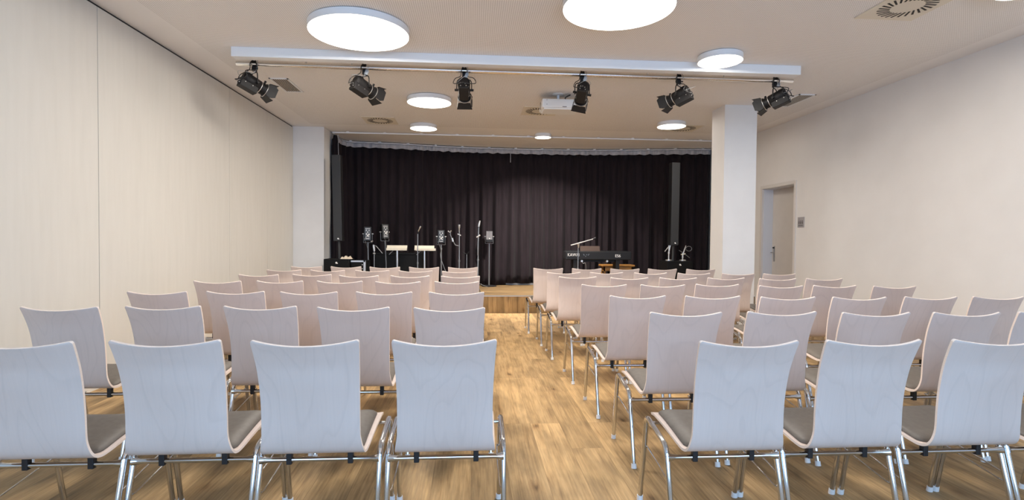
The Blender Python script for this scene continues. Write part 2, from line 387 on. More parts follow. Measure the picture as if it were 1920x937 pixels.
# wing wall / pier at the left of the stage
struct('wall_pier', MB().box((XL - 0.15, 9.53, 0), (-2.600, YEND, CEIL)), 'column_paint')
# free-standing column
struct('wall_column', MB().box((3.549, 7.305, 0), (4.022, 7.704, CEIL)), 'column_paint')
# right wall with a door recess
DY0, DY1, DZ = 8.02, 8.96, 2.20
w = MB()
w.box((XR, BACKY, 0), (XR + 0.30, DY0, CEIL)); w.box((XR, DY1, 0), (XR + 0.30, YEND, CEIL)); w.box((XR, DY0, DZ), (XR + 0.30, DY1, CEIL))
struct('wall_right', w, 'wall_paint')
# wall behind the camera with two big window openings
w = MB(); wz0, wz1 = 0.70, 2.85
wins = [(-2.4, 0.5), (1.2, 4.1)]
w.box((XL, BACKY - 0.15, 0), (XR, BACKY, wz0)); w.box((XL, BACKY - 0.15, wz1), (XR, BACKY, CEIL))
w.box((XL, BACKY - 0.15, wz0), (wins[0][0], BACKY, wz1)); w.box((wins[0][1], BACKY - 0.15, wz0), (wins[1][0], BACKY, wz1)); w.box((wins[1][1], BACKY - 0.15, wz0), (XR, BACKY, wz1))
struct('wall_back', w, 'wall_paint')
for i, (a, b) in enumerate(wins):
    w = MB()
    for q in (a, (a + b) / 2, b): w.cbox((min(max(q, a + 0.03), b - 0.03), BACKY - 0.07, (wz0 + wz1) / 2), (0.06, 0.06, wz1 - wz0))
    for q in (wz0 + 0.03, wz1 - 0.03): w.cbox(((a + b) / 2, BACKY - 0.07, q), (b - a, 0.06, 0.06))
    struct('window_%d' % (i + 1), w, 'white_metal')
# stage platform
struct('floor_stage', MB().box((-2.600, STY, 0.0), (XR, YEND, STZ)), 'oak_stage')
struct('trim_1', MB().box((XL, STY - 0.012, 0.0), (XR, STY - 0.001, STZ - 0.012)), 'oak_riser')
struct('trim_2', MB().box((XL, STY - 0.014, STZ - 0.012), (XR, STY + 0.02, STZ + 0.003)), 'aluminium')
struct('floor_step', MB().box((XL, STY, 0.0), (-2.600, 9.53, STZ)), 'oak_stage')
struct('baseboard_stage', MB().box((0.72, 11.36, STZ), (3.0, 11.38, STZ + 0.06)), 'white_metal')
# door
d = MB().box((XR + 0.185, DY0, 0.005), (XR + 0.225, DY1, DZ))
do = struct('door_1', d, 'door_leaf')
fr_ = MB()
for y0, y1 in ((DY0 - 0.045, DY0 + 0.012), (DY1 - 0.012, DY1 + 0.045)): fr_.box((XR - 0.014, y0, 0), (XR + 0.02, y1, DZ + 0.045), 0, bev=0.003)
fr_.box((XR - 0.014, DY0, DZ - 0.012), (XR + 0.02, DY1, DZ + 0.045), 0, bev=0.003)
f_ = fr_.build('door_frame', 'door_frame', do)
rv = MB().box((XR + 0.02, DY1 - 0.02, 0), (XR + 0.185, DY1 - 0.001, DZ)); rv.box((XR + 0.02, DY0 + 0.001, 0), (XR + 0.185, DY0 + 0.02, DZ)); rv.box((XR + 0.02, DY0, DZ - 0.02), (XR + 0.185, DY1, DZ - 0.001))
rv.build('door_lining', 'reveal_paint', do)
h = MB(); hx = XR + 0.178; hy = DY1 - 0.085
h.box((hx - 0.002, hy - 0.018, 0.93), (hx + 0.008, hy + 0.018, 1.20), 0, bev=0.002)
h.tube(smooth_path([(hx, hy, 1.085), (hx - 0.05, hy, 1.085), (hx - 0.058, hy - 0.02, 1.085), (hx - 0.058, hy - 0.11, 1.085)], 4), 0.009, 8)
h.cyl((hx, hy, 1.17), (hx - 0.022, hy, 1.17), 0.014, seg=12, mi=1)
h.build('door_handle', ['steel', 'bracket_black'], do)

# sign on the right wall
s = empty('wall_sign', 'small grey pictogram plaque on right wall beside the door', 'sign', (XR, 7.845, 1.58))
MB().box((-0.008, -0.080, -0.080), (0, 0.080, 0.080), bev=0.001).build('plate', 'sign_grey', s)
pg = MB()
for y, hgt in ((-0.042, 0.052), (0.0, 0.052), (0.042, 0.052)):
    pg.box((-0.0095, y - 0.009, -0.030), (-0.008, y + 0.009, 0.010)); pg.cyl((-0.0095, y, 0.022), (-0.008, y, 0.022), 0.008, seg=12)
    pg.box((-0.0095, y - 0.013, -0.006), (-0.008, y + 0.013, 0.008))
for k_ in range(7): pg.box((-0.0095, -0.058 + k_ * 0.017, -0.058), (-0.008, -0.047 + k_ * 0.017, -0.044))
pg.box((-0.0095, 0.020, 0.048), (-0.008, 0.058, 0.053))
pg.build('pictograms', 'sign_dark', s)

# ------------------------------------------------------------------ chairs
def profile():
    # (y, z, back factor 0..1) centreline of the shell from the seat front to the top of the back
    pts = [(0.434, 0.424), (0.429, 0.432), (0.416, 0.443), (0.375, 0.453), (0.28, 0.448), (0.16, 0.433), (0.075, 0.421), (0.025, 0.420), (-0.008, 0.435),
           (-0.026, 0.466), (-0.033, 0.52), (-0.036, 0.60), (-0.046, 0.69), (-0.066, 0.78), (-0.092, 0.85), (-0.107, 0.884), (-0.1135, 0.8975), (-0.1145, 0.900)]
    return smooth_path([(0, y, z) for y, z in pts], 4)
def shell_meshes():
    P = profile(); n = len(P); cum = [0]
    for a, b in zip(P[:-1], P[1:]): cum.append(cum[-1] + (b - a).length)
    tot = cum[-1]; NU = 14; th = 0.0105
    def halfw(i):
        z = P[i].z; y = P[i].y
        if y > 0.03: hw = 0.203 + 0.006 * min(1, (y - 0.03) / 0.3)
        else:
            t = min(1, max(0, (z - 0.44) / 0.46)); hw = 0.1915 - 0.004 * math.sin(PI * t) + 0.010 * t * t
            if z < 0.50: k2 = (0.50 - z) / 0.065; hw += 0.010 * min(1, max(0, k2))
        for dist, R in ((tot - cum[i], 0.011), (cum[i], 0.045)):
            if dist < R: hw -= R - math.sqrt(max(0, R * R - (R - dist) ** 2))
        return hw
    def pos(i, u, off):
        p = P[i]; a = P[max(i - 1, 0)]; b = P[min(i + 1, n - 1)]; t = (b - a).normalized()
        nr = Vector((0, -t.z, t.y))      # rear / underside normal
        s_ = cum[i] / tot
        kb = min(1, max(0, (p.z - 0.47) / 0.25)) if p.y < 0.02 else 0
        cup = 0.030 * kb * (1 - u * u)
        seat = 0.008 * (1 - u * u) if p.y > 0.05 else 0
        dip = 0.0
        if p.z > 0.80 and p.y < 0: dip = 0.019 * ((p.z - 0.80) / 0.10) * (1 - u * u)
        q = Vector((u * halfw(i), p.y - cup, p.z - seat - dip))
        return q + nr * off
    bm = bmesh.new()
    us = [math.sin(PI / 2 * (-1 + 2 * k_ / NU)) * 0.55 + (-1 + 2 * k_ / NU) * 0.45 for k_ in range(NU + 1)]
    def grid(off, flip):
        G = [[bm.verts.new(pos(i, u, off)) for u in us] for i in range(n)]
        for i in range(n - 1):
            for k_ in range(NU):
                vs = [G[i][k_], G[i][k_ + 1], G[i + 1][k_ + 1], G[i + 1][k_]]
                f = bm.faces.new(vs if flip else vs[::-1]); f.smooth = True; f.material_index = 0
        return G
    A = grid(th / 2, False); B = grid(-th / 2, True)
    loop = [(i, 0) for i in range(n)] + [(n - 1, k_) for k_ in range(1, NU + 1)] + [(i, NU) for i in range(n - 2, -1, -1)] + [(0, k_) for k_ in range(NU - 1, 0, -1)]
    ra = [bm.verts.new(A[i][k_].co) for i, k_ in loop]; rb = [bm.verts.new(B[i][k_].co) for i, k_ in loop]
    for j in range(len(loop)):
        q = (j + 1) % len(loop)
        f = bm.faces.new([ra[j], ra[q], rb[q], rb[j]]); f.material_index = 1; f.smooth = True
    me = bpy.data.meshes.new('shell'); bm.to_mesh(me); bm.free()
    me.materials.append(MATS['veneer']); me.materials.append(MATS['shell_edge'])
    # seat pad
    bm = bmesh.new(); NX, NY = 12, 14
    def top(y):
        best = None
        for i in range(n - 1):
            if P[i].y >= y >= P[i + 1].y and P[i].z < 0.47 and P[i].y > -0.0: t = (P[i].y - y) / max(1e-6, P[i].y - P[i + 1].y); best = P[i].z * (1 - t) + P[i + 1].z * t; break
        return (best or 0.44) + th / 2
    y0, y1, hw = 0.030, 0.398, 0.186
    def padpt(a, b, up):
        # rounded-rectangle domain
        x = hw * a; y = (y0 + y1) / 2 + (y1 - y0) / 2 * b
        k3 = max(abs(a), abs(b)); 
        if abs(a) > 0.8 and abs(b) > 0.8:
            ca, cb_ = (abs(a) - 0.8) / 0.2, (abs(b) - 0.8) / 0.2; mlen = max(ca, cb_); ln = math.hypot(ca, cb_)
            if ln > 0: s_ = mlen / ln; x = hw * math.copysign(0.8 + 0.2 * ca * s_, a); y = (y0 + y1) / 2 + (y1 - y0) / 2 * math.copysign(0.8 + 0.2 * cb_ * s_, b)
        dn = 0.008 * (1 - (x / 0.205) ** 2)
        base_ = top(y) - dn + 0.001
        if not up: return Vector((x, y, base_))
        e_ = 1 - max(0, (k3 - 0.70) / 0.30) ** 2.2
        return Vector((x, y, base_ + 0.005 + 0.022 * max(0, e_)))
    lin = lambda k_, N_: math.sin(PI / 2 * (-1 + 2 * k_ / N_)) * 0.5 + (-1 + 2 * k_ / N_) * 0.5
    T = [[bm.verts.new(padpt(lin(i, NX), lin(j, NY), True)) for i in range(NX + 1)] for j in range(NY + 1)]
    Bt = [[bm.verts.new(padpt(lin(i, NX), lin(j, NY), False)) for i in range(NX + 1)] for j in range(NY + 1)]
    for j in range(NY):
        for i in range(NX):
            f = bm.faces.new([T[j][i], T[j][i + 1], T[j + 1][i + 1], T[j + 1][i]]); f.smooth = True
            bm.faces.new([Bt[j][i], Bt[j + 1][i], Bt[j + 1][i + 1], Bt[j][i + 1]])
    rim = [(0, i) for i in range(NX + 1)] + [(j, NX) for j in range(1, NY + 1)] + [(NY, i) for i in range(NX - 1, -1, -1)] + [(j, 0) for j in range(NY - 1, 0, -1)]
    for a in range(len(rim)):
        b = (a + 1) % len(rim); bm.faces.new([Bt[rim[a][0]][rim[a][1]], Bt[rim[b][0]][rim[b][1]], T[rim[b][0]][rim[b][1]], T[rim[a][0]][rim[a][1]]])
    bmesh.ops.recalc_face_normals(bm, faces=bm.faces[:])
    pad = bpy.data.meshes.new('seat_pad'); bm.to_mesh(pad); bm.free(); pad.materials.append(MATS['seat_fabric'])
    return me, pad
HX = 0.243; RT = 0.0122
def make_chair():
    t = empty('audience_chair', None, 'chair')
    sh, pad = shell_meshes()
    for nm, me in (('shell', sh), ('seat_pad', pad)):
        o = bpy.data.objects.new(nm, me); COL.objects.link(o); o.parent = t
    for s_ in (-1, 1):
        x = HX * s_
        # front leg, side rail and rear leg of the bent side frame
        lf = MB().tube([(x, 0.452, 0.018), (x, 0.372, 0.415)], RT, 10).build('leg', 'chrome', t)
        MB().cyl((x, 0.4545, 0.0), (x, 0.450, 0.026), 0.0155, 0.0145, 12).build('foot_cap', 'foot_white', lf)
        MB().tube(bez((x, 0.372, 0.415), (x, 0.366, 0.446), (x, 0.335, 0.441), 5) + bez((x, 0.150, 0.410), (x, 0.108, 0.402), (x, 0.098, 0.364), 6)[0:], RT, 10).build('side_rail', 'chrome', t)
        lr = MB().tube([(x, 0.098, 0.364), (x, 0.004, 0.018)], RT, 10).build('leg', 'chrome', t)
        MB().cyl((x, 0.0, 0.0), (x, 0.006, 0.026), 0.0155, 0.0145, 12).build('foot_cap', 'foot_white', lr)
        xi = x - s_ * 0.012
        MB().tube([(xi + s_ * 0.004, 0.415, 0.285), (xi - s_ * 0.004, 0.405, 0.287), (xi - s_ * 0.006, 0.24, 0.262), (xi - s_ * 0.004, 0.082, 0.236), (xi + s_ * 0.006, 0.066, 0.232)], 0.0035, 6).build('brace', 'chrome', t)
    rr = MB().tube([(-HX, 0.092, 0.361), (-HX + 0.035, 0.092, 0.361), (HX - 0.035, 0.092, 0.361), (HX, 0.092, 0.361)], [0.018, 0.0105, 0.0105, 0.018], 10)
    rr.build('rear_rail', 'chrome', t)
    MB().tube([(-HX, 0.335, 0.425), (HX, 0.335, 0.425)], 0.0085, 8).build('front_rail', 'chrome', t)
    for s_ in (-1, 1):
        MB().box((s_ * 0.125 - 0.011, 0.079, 0.344), (s_ * 0.125 + 0.011, 0.105, 0.413), bev=0.003).build('bracket', 'bracket_black', t)
        MB().box((s_ * 0.125 - 0.012, 0.323, 0.418), (s_ * 0.125 + 0.012, 0.347, 0.4405), bev=0.003).build('bracket', 'bracket_black', t)
    return t
ROWS = {
 ('L', 1): [(-1.665, 2.079, 0), (-1.157, 2.095, -0.3), (-0.637, 2.079, 5.5), (-0.105, 2.07, 1.1)],
 ('L', 2): [(-2.229, 3.045, -2.1), (-1.72, 3.08, 3.3), (-1.188, 3.069, -6.5), (-0.663, 3.018, -3.6), (-0.127, 2.991, -3.4)],
 ('L', 3): [(-2.188, 3.878, 6.6), (-1.691, 3.900, 8.1), (-1.162, 3.869, 0.4), (-0.629, 3.867, -6.8), (-0.117, 3.857, -0.6)],
 ('L', 4): [(-2.21, 4.8, 9.3), (-1.701, 4.827, 1.7), (-1.188, 4.826, -1.6), (-0.661, 4.779, 4.1), (-0.139, 4.801, -3.3)],
 ('L', 5): [(-2.2, 5.642, -10.5), (-1.677, 5.697, -2.9), (-1.146, 5.528, -7.3), (-0.637, 5.53, -10.8), (-0.14, 5.507, -3.1)],
 ('L', 6): [(-2.212, 6.478, -3.5), (-1.706, 6.437, 4.0), (-1.197, 6.452, -12.3), (-0.686, 6.397, 11.5), (-0.176, 6.32, -3.6)],
 ('L', 7): [(-2.168, 7.231, 7.0), (-1.664, 7.222, -13.3), (-1.157, 7.173, -2.9), (-0.664, 7.17, 10.4), (-0.169, 7.192, -1.2)],
 ('R', 1): [(1.089, 2.015, -6.5), (1.611, 2.021, -0.3), (2.147, 2.018, 0), (2.672, 2.02, 0)],
 ('R', 2): [(1.159, 2.79, -6.6), (1.721, 2.812, 2.2), (2.228, 2.771, 5.1), (2.766, 2.766, -2.7), (3.295, 2.78, 0)],
 ('R', 3): [(1.155, 3.621, 2.3), (1.69, 3.608, 2.7), (2.22, 3.553, -4.9), (2.716, 3.542, -1.4), (3.285, 3.565, -4.7), (3.82, 3.578, -10.0)],
 ('R', 4): [(1.178, 4.525, 4.4), (1.679, 4.513, -9.2), (2.205, 4.574, -4.5), (2.677, 4.451, 1.2), (3.217, 4.487, -1.2), (3.691, 4.432, -11.1)],
 ('R', 5): [(1.186, 5.477, 2.6), (1.652, 5.365, 12.5), (2.148, 5.366, 1.2), (2.65, 5.375, 2.2), (3.124, 5.3, -2.3), (3.63, 5.314, 8.0)],
 ('R', 6): [(1.136, 6.192, 3.3), (1.64, 6.214, -8.9), (2.15, 6.162, -7.4), (2.623, 6.131, 3.2), (3.1, 6.079, -7.4), (3.601, 6.094, -7.0)],
 ('R', 7): [(1.124, 7.04, -12.9), (1.631, 7.023, 0.6), (2.15, 7.01, -11.4), (2.643, 7.013, -9.6), (3.08, 6.975, 6.0)],
}
ORD = ['first', 'second', 'third', 'fourth', 'fifth', 'sixth', 'seventh']
proto = make_chair(); used = False
for (side, row), cs in ROWS.items():
    xs = [c[0] for c in cs]
    for it in range(60):
        for i in range(len(xs) - 1):
            dlt = 0.519 - (xs[i + 1] - xs[i])
            if dlt > 0: xs[i] -= dlt / 2; xs[i + 1] += dlt / 2
    if side == 'R' and row == 7:
        k7 = xs[-1] - 3.09; xs = [x - max(0, k7) for x in xs]
    if row == 1: xs = [x * 0.992 for x in xs]; cs = [(c[0], c[1] - 0.03, c[2]) for c in cs]; xs = xs
    for i, (x0, y0, a0) in enumerate(cs):
        c = proto if not used else copy_tree(proto); used = True
        a = math.radians(max(-0.6, min(0.6, a0 * 0.1))) if row == 2 else 0.0
        c.location = (xs[i] - math.sin(a) * 0.115, y0 + 0.115, 0); c.rotation_euler = (0, 0, a)
        seat = (len(cs) - i) if side == 'L' else i + 1
        c['label'] = 'pale veneer chair, %s row from the camera, %s seat %s of the aisle' % (ORD[row - 1], ORD[seat - 1], 'left' if side == 'L' else 'right')
        c['category'] = 'chair'; c['group'] = 'rows of audience chairs'

# ------------------------------------------------------------------ ceiling lamps
LAMPS = [(-1.045, 4.985, 0.449, 'large round white ceiling lamp in front of the white ceiling ledge, left of centre'),
         (1.159, 4.238, 0.449, 'large round ceiling lamp cut by the top edge, nearest the camera'),
         (4.02, 3.60, 0.224, 'round ceiling lamp barely showing at the top right corner'),
         (2.554, 5.385, 0.224, 'small round ceiling lamp overlapping the right end of the white ledge'),
         (-0.607, 7.413, 0.302, 'medium round ceiling lamp between the second and third stage spotlights'),
         (3.241, 8.532, 0.229, 'small round ceiling lamp beside the column, over a square air diffuser'),
         (-0.845, 9.172, 0.227, 'small round ceiling lamp near the curtain rail on the left'),
         (1.276, 9.712, 0.150, 'smallest round ceiling lamp, centred at the curtain rail')]
for x, y, r, lab in LAMPS:
    t = empty('ceiling_lamp', lab, 'ceiling lamp', (x, y, CEIL), 0, 'round ceiling lamps')
    MB().lathe([(r * 0.92, 0.0), (r * 0.92, -0.006), (r, -0.006), (r, -0.062), (r - 0.004, -0.065), (r - 0.004, -0.060)], 64).build('lamp_housing', 'lamp_rim', t)
    MB().lathe([(0.0, -0.0635), (r - 0.004, -0.0635), (r - 0.004, -0.060), (0.0, -0.060)], 64).build('lamp_diffuser', 'lamp_diffuser_bright' if r < 0.2 else 'lamp_diffuser', t)

d = bpy.data.lights.new('added_curtain_beam', 'AREA'); d.shape = 'DISK'; d.size = 0.27; d.energy = 140.0; d.color = (1.0, 0.93, 0.86); d.spread = math.radians(116)
o = bpy.data.objects.new('added_curtain_beam', d); COL.objects.link(o); o.location = (1.276, 9.712, CEIL - 0.070); o.rotation_euler = (math.radians(14), 0, 0)   # extra beam added at the smallest lamp, tilted to brighten the curtain's centre
# ------------------------------------------------------------------ air diffusers and slots
def diffuser(x, y, sz, lab):
    t = empty('air_diffuser', lab, 'air vent', (x, y, CEIL), 0, 'square swirl air diffusers')
    MB().box((-sz / 2, -sz / 2, -0.008), (sz / 2, sz / 2, 0), bev=0.002).build('panel', 'diffuser_cream', t)
    b = MB(); n = 26
    for k_ in range(n):
        an = 2 * PI * k_ / n; tw = 0.22
        r0, r1, hw = sz * 0.23, sz * 0.40, 0.0085
        a_ = Vector((math.cos(an), math.sin(an), 0)); b_ = Vector((math.cos(an + tw), math.sin(an + tw), 0)); p = a_ * r0; q = b_ * r1
        dr = (q - p).normalized(); nn = Vector((-dr.y, dr.x, 0)) * hw; z = Vector((0, 0, -0.0095))
        b.sheet([p - nn * 0.8 + z, q - nn + z, q + nn + z, p + nn * 0.8 + z], 0.001)
    b.build('slots', 'slot_dark', t)
diffuser(-1.525, 8.888, 0.52, 'square swirl diffuser in ceiling left of centre, above the curtain rail')
diffuser(0.995, 7.962, 0.53, 'square swirl diffuser half hidden behind the projector')
diffuser(3.59, 8.915, 0.53, 'square swirl diffuser partly behind a small lamp near the column')
diffuser(3.515, 4.110, 0.52, 'square swirl diffuser nearest the camera, at top right')
def slot_grille(x0, x1, y0, y1, lab):
    t = empty('ceiling_grille', lab, 'air vent', ((x0 + x1) / 2, (y0 + y1) / 2, CEIL), 0, 'rectangular ceiling grilles')
    w_, l_ = (x1 - x0) / 2, (y1 - y0) / 2
    f = MB()
    for s_ in (-1, 1):
        f.box((min(s_ * w_, s_ * (w_ - 0.018)), -l_, -0.012), (max(s_ * w_, s_ * (w_ - 0.018)), l_, 0)); f.box((-w_, min(s_ * l_, s_ * (l_ - 0.018)), -0.012), (w_, max(s_ * l_, s_ * (l_ - 0.018)), 0))
    f.build('frame', 'white_metal', t)
    MB().box((-w_ + 0.01, -l_ + 0.01, -0.002), (w_ - 0.01, l_ - 0.01, 0)).build('backing', 'slot_dark', t)
    s3 = MB(); n = 8
    for k_ in range(n):
        x = -w_ + 0.018 + (2 * w_ - 0.036) * (k_ + 0.5) / n; s3.box((x - 0.0042, -l_ + 0.015, -0.010), (x + 0.0042, l_ - 0.015, -0.008))
    s3.build('slats', 'grille_metal', t)
slot_grille(-2.475, -2.245, 6.665, 7.26, 'rectangular louvred ceiling grille beside the leftmost spotlight')
slot_grille(4.24, 4.475, 6.675, 7.30, 'rectangular louvred ceiling grille beside the rightmost spotlight')

# ------------------------------------------------------------------ white ledge and lighting pipe
t = MB().box((-2.452, 5.61, 3.112), (3.578, 5.72, CEIL), bev=0.003).build('ceiling_ledge', 'white_metal')
tag(t, 'long white boxed ledge across the ceiling in front of the lighting pipe', 'ceiling ledge')
PZ = 3.152; PY = 5.97
pr = empty('lighting_pipe', 'long horizontal steel pipe under the ceiling carrying six spotlights', 'pipe', (0, PY, PZ))
MB().cyl((-2.551, 0, 0), (3.708, 0, 0), 0.0245, seg=20).build('tube', 'pipe_steel', pr)
for x in (-1.82, -1.33, 0.56, 1.98, 2.88):
    MB().cyl((x, 0, 0.02), (x, 0, CEIL - PZ), 0.008, seg=8).build('hanger', 'white_metal', pr)

# ------------------------------------------------------------------ stage spotlights
def spotlight(x, aim, lab, loops, greybox, roll=0.0):
    """hook clamp on the pipe, yoke, body, lower housing, lens barrel, barn doors"""
    t = empty('stage_spotlight', lab, 'spotlight', (x, PY, PZ), 0, 'stage spotlights on the pipe')
    aim = Vector(aim).normalized()
    yaw = math.atan2(-aim.x, aim.y)
    R = Matrix.Rotation(yaw, 4, 'Z'); pitch = math.asin(aim.z)
    piv = Vector((0, 0, -0.215))
    B = Matrix.Translation(piv) @ R @ Matrix.Rotation(pitch, 4, 'X') @ Matrix.Rotation(roll, 4, 'Y')
    Y = Matrix.Translation((0, 0, 0)) @ R
    # clamp
    c = MB()
    hook = [(0, 0.031 * math.cos(a), 0.031 * math.sin(a)) for a in [math.radians(d_) for d_ in range(-60, 200, 20)]]
    for xo in (-0.014, 0.0, 0.014): c.tube([(p[0] + xo, p[1], p[2]) for p in hook], 0.0065, 6)
    c.box((-0.022, -0.022, -0.078), (0.022, 0.024, -0.028), 0, bev=0.004)
    c.cyl((0, 0, -0.078), (0, 0, -0.100), 0.009, seg=10, mi=1)
    c.tube([(0.01, -0.02, -0.05), (0.04, -0.03, -0.055)], 0.006, 6)
    c.build('clamp', ['spot_black', 'spot_silver'], t)
    # yoke
    w_ = 0.082
    y = MB().tube([Y @ Vector(p) for p in smooth_path([(-w_, 0, -0.225), (-w_, 0, -0.15), (-w_ + 0.008, 0, -0.115), (-w_ + 0.03, 0, -0.099), (0, 0, -0.097), (w_ - 0.03, 0, -0.099), (w_ - 0.008, 0, -0.115), (w_, 0, -0.15), (w_, 0, -0.225)], 4)], 0.006, 6)
    y.build('yoke', 'spot_black', t)
    k_ = MB()
    for s_ in (-1, 1):
        k_.cyl(B @ Vector((s_ * 0.055, 0, 0)), B @ Vector((s_ * 0.105, 0, 0)), 0.013, 0.013, 10)
    k_.build('yoke_knob', 'spot_black', t)
    # body
    b = MB()
    b.tube([(0, -0.135, 0.01), (0, -0.130, 0.01), (0, -0.110, 0.01), (0, 0.05, 0.0), (0, 0.056, 0)], [0.040, 0.056, 0.066, 0.066, 0.058], 24, M=B)
    for q in range(5):
        b.tube([(0, -0.124 + q * 0.012, 0.01), (0, -0.119 + q * 0.012, 0.01)], 0.070 - 0.006 * max(0, 1 - q), 20, M=B)
    b.build('body', 'spot_black', t)
    g = MB().box((-0.052, -0.140, -0.104), (0.052, 0.045, -0.030), 0, M=B, bev=0.006)
    g.box((-0.046, -0.148, -0.070), (0.046, -0.136, -0.010), 0, M=B, bev=0.003)
    hs = g.build('lamp_base', 'spot_black', t)
    sc = MB()
    for (a_, c_) in ((-0.028, -0.040), (-0.008, -0.036), (0.018, -0.046), (-0.03, -0.075), (0.03, -0.075)):
        sc.cyl(B @ Vector((a_, -0.146, c_)), B @ Vector((a_, -0.154, c_)), 0.0058, 0.0048, 8)
    for s_ in (-1, 1):
        for yy in (-0.10, -0.02): sc.cyl(B @ Vector((s_ * 0.050, yy, -0.045)), B @ Vector((s_ * 0.0535, yy, -0.045)), 0.005, 0.004, 8)
    sc.build('screws', 'spot_silver', hs)
    l_ = MB()
    l_.tube([(0, 0.05, 0), (0, 0.112, 0)], 0.060, 24, M=B)
    for yy in (0.070, 0.086, 0.105): l_.tube([(0, yy, 0), (0, yy + 0.007, 0)], 0.066, 24, M=B)
    l_.cyl(B @ Vector((0.02, 0.085, 0.060)), B @ Vector((0.02, 0.085, 0.088)), 0.010, 0.012, 8)
    le = l_.build('lens_barrel', 'spot_black', t)
    lr = MB(); lr.tube([(0, 0.119, 0), (0, 0.124, 0)], 0.078, 28, M=B); lr.tube([(0, 0.058, 0), (0, 0.064, 0)], 0.0635, 24, M=B)
    lr.build('ring', 'spot_silver', le)
    MB().tube([(0, 0.112, 0), (0, 0.122, 0), (0, 0.128, 0)], [0.072, 0.072, 0.070], 24, M=B).build('filter_holder', 'spot_black', le)
    # barn doors
    for q in range(4):
        Q = B @ Matrix.Translation((0, 0.126, 0)) @ Matrix.Rotation(q * PI / 2, 4, 'Y')
        sp = 0.014 if q % 2 else 0.020
        if q % 2 == 0:
            poly = [(-0.068, 0, 0.070), (0.068, 0, 0.070), (0.088, 0.085, 0.070 + sp), (-0.088, 0.085, 0.070 + sp)]
        else:
            poly = [(-0.066, 0, 0), (0.066, 0, 0), (0.075, 0.055, 0), (0.050, 0.095, 0), (-0.050, 0.095, 0), (-0.075, 0.055, 0)]
            poly = [(p[0], p[1], 0.070 + (p[1] / 0.095) * sp) for p in poly]
        MB().sheet(poly, 0.002, M=Q).build('barn_door', 'spot_black', t)
    # cables
    if loops:
        cb = MB()
        rear = B @ Vector((0.0, -0.146, -0.03))
        for j in range(loops):
            sg = -1 if j % 2 == 0 else 1
            side = Y @ Vector((0.09 * sg + 0.02 * j, -0.11 - 0.02 * j, -0.12))
            cb.tube(smooth_path([(0.01 * sg, 0.0, 0.045), (0.03 * sg, -0.035, 0.0), (0.04 * sg, -0.03, -0.07), side, side + Vector((0.02 * sg, -0.02, -0.06)), rear + Vector((0.03 * sg, -0.05, -0.02)), rear], 5), 0.0045, 6)
        cb.tube(smooth_path([(-0.01, 0, 0.032), (-0.03, -0.01, 0.045), (-0.02, 0.0, 0.055)], 4), 0.003, 6)
        cb.build('power_cable', 'cable_black', t)
    sc2 = MB().tube(smooth_path([(0.035, 0.0, 0.040), (0.045, -0.034, 0.0), (0.030, -0.02, -0.06), (0.01, -0.05, -0.12), B @ Vector((0.07, -0.10, 0.06)), B @ Vector((0.03, -0.20, 0.02)), B @ Vector((-0.07, -0.12, 0.0))], 5), 0.0026, 6)
    sc2.build('safety_cable', 'cable_grey', t)
    if greybox:
        MB().box((0.028, -0.035, -0.072), (0.062, -0.005, -0.020), bev=0.003, M=Matrix.Rotation(0.35, 4, 'Y')).build('connector_box', 'cable_grey', t)
    return t
spotlight(-2.365, (0.66, 0.62, -0.36), 'black stage spotlight at the far left end of the pipe', 2, False)
spotlight(-1.195, (0.62, 0.66, -0.32), 'black stage spotlight on the pipe, second from the left', 1, True)
spotlight(-0.105, (0.03, 0.86, -0.46), 'black stage spotlight pointing away, above the medium round lamp', 2, True)
spotlight(1.225, (0.05, 0.86, -0.46), 'black stage spotlight hanging in front of the white projector', 1, True, 0.25)
spotlight(2.345, (-0.66, 0.64, -0.33), 'black stage spotlight aimed left, between the projector and the column', 1, False)
spotlight(3.495, (-0.66, 0.64, -0.33), 'black stage spotlight at the far right end of the pipe', 3, True)

# ------------------------------------------------------------------ projector
t = empty('projector', 'white ceiling projector on a short mount behind the fourth spotlight', 'projector', (1.14, 6.905, CEIL))
b = MB().box((-0.245, 0.0, -0.205), (0.245, 0.34, -0.088), bev=0.022)
b.build('casing', 'white_plastic', t)
MB().box((-0.22, 0.02, -0.222), (0.24, 0.32, -0.200), bev=0.008).build('underside_cover', 'white_plastic', t)
MB().box((0.02, -0.003, -0.196), (0.075, 0.004, -0.188)).build('latch', 'sign_dark', t)
h = MB(); h.cyl((-0.185, -0.001, -0.110), (-0.185, -0.004, -0.110), 0.005, seg=8); h.cyl((-0.185, -0.001, -0.165), (-0.185, -0.004, -0.165), 0.005, seg=8)
h.build('screws', 'sign_dark', t)
MB().cyl((-0.255, 0.17, -0.150), (-0.235, 0.17, -0.150), 0.045, 0.052, seg=20).build('lens', 'steel', t)
mt = MB().cyl((-0.02, 0.12, -0.09), (-0.02, 0.12, -0.006), 0.017, seg=12); mt.lathe([(0.0, 0), (0.075, 0), (0.075, -0.007), (0.03, -0.016), (0.0, -0.016)], 20, M=Matrix.Translation((-0.02, 0.12, 0)))
mt.box((-0.10, 0.09, -0.095), (0.02, 0.15, -0.080)); mt.build('ceiling_mount', 'white_metal', t)
MB().tube(smooth_path([(0.14, 0.10, -0.01), (0.08, 0.08, -0.045), (0.07, 0.08, -0.07), (0.11, 0.08, -0.10)], 5), 0.008, 8).build('cable', 'cable_black', t)

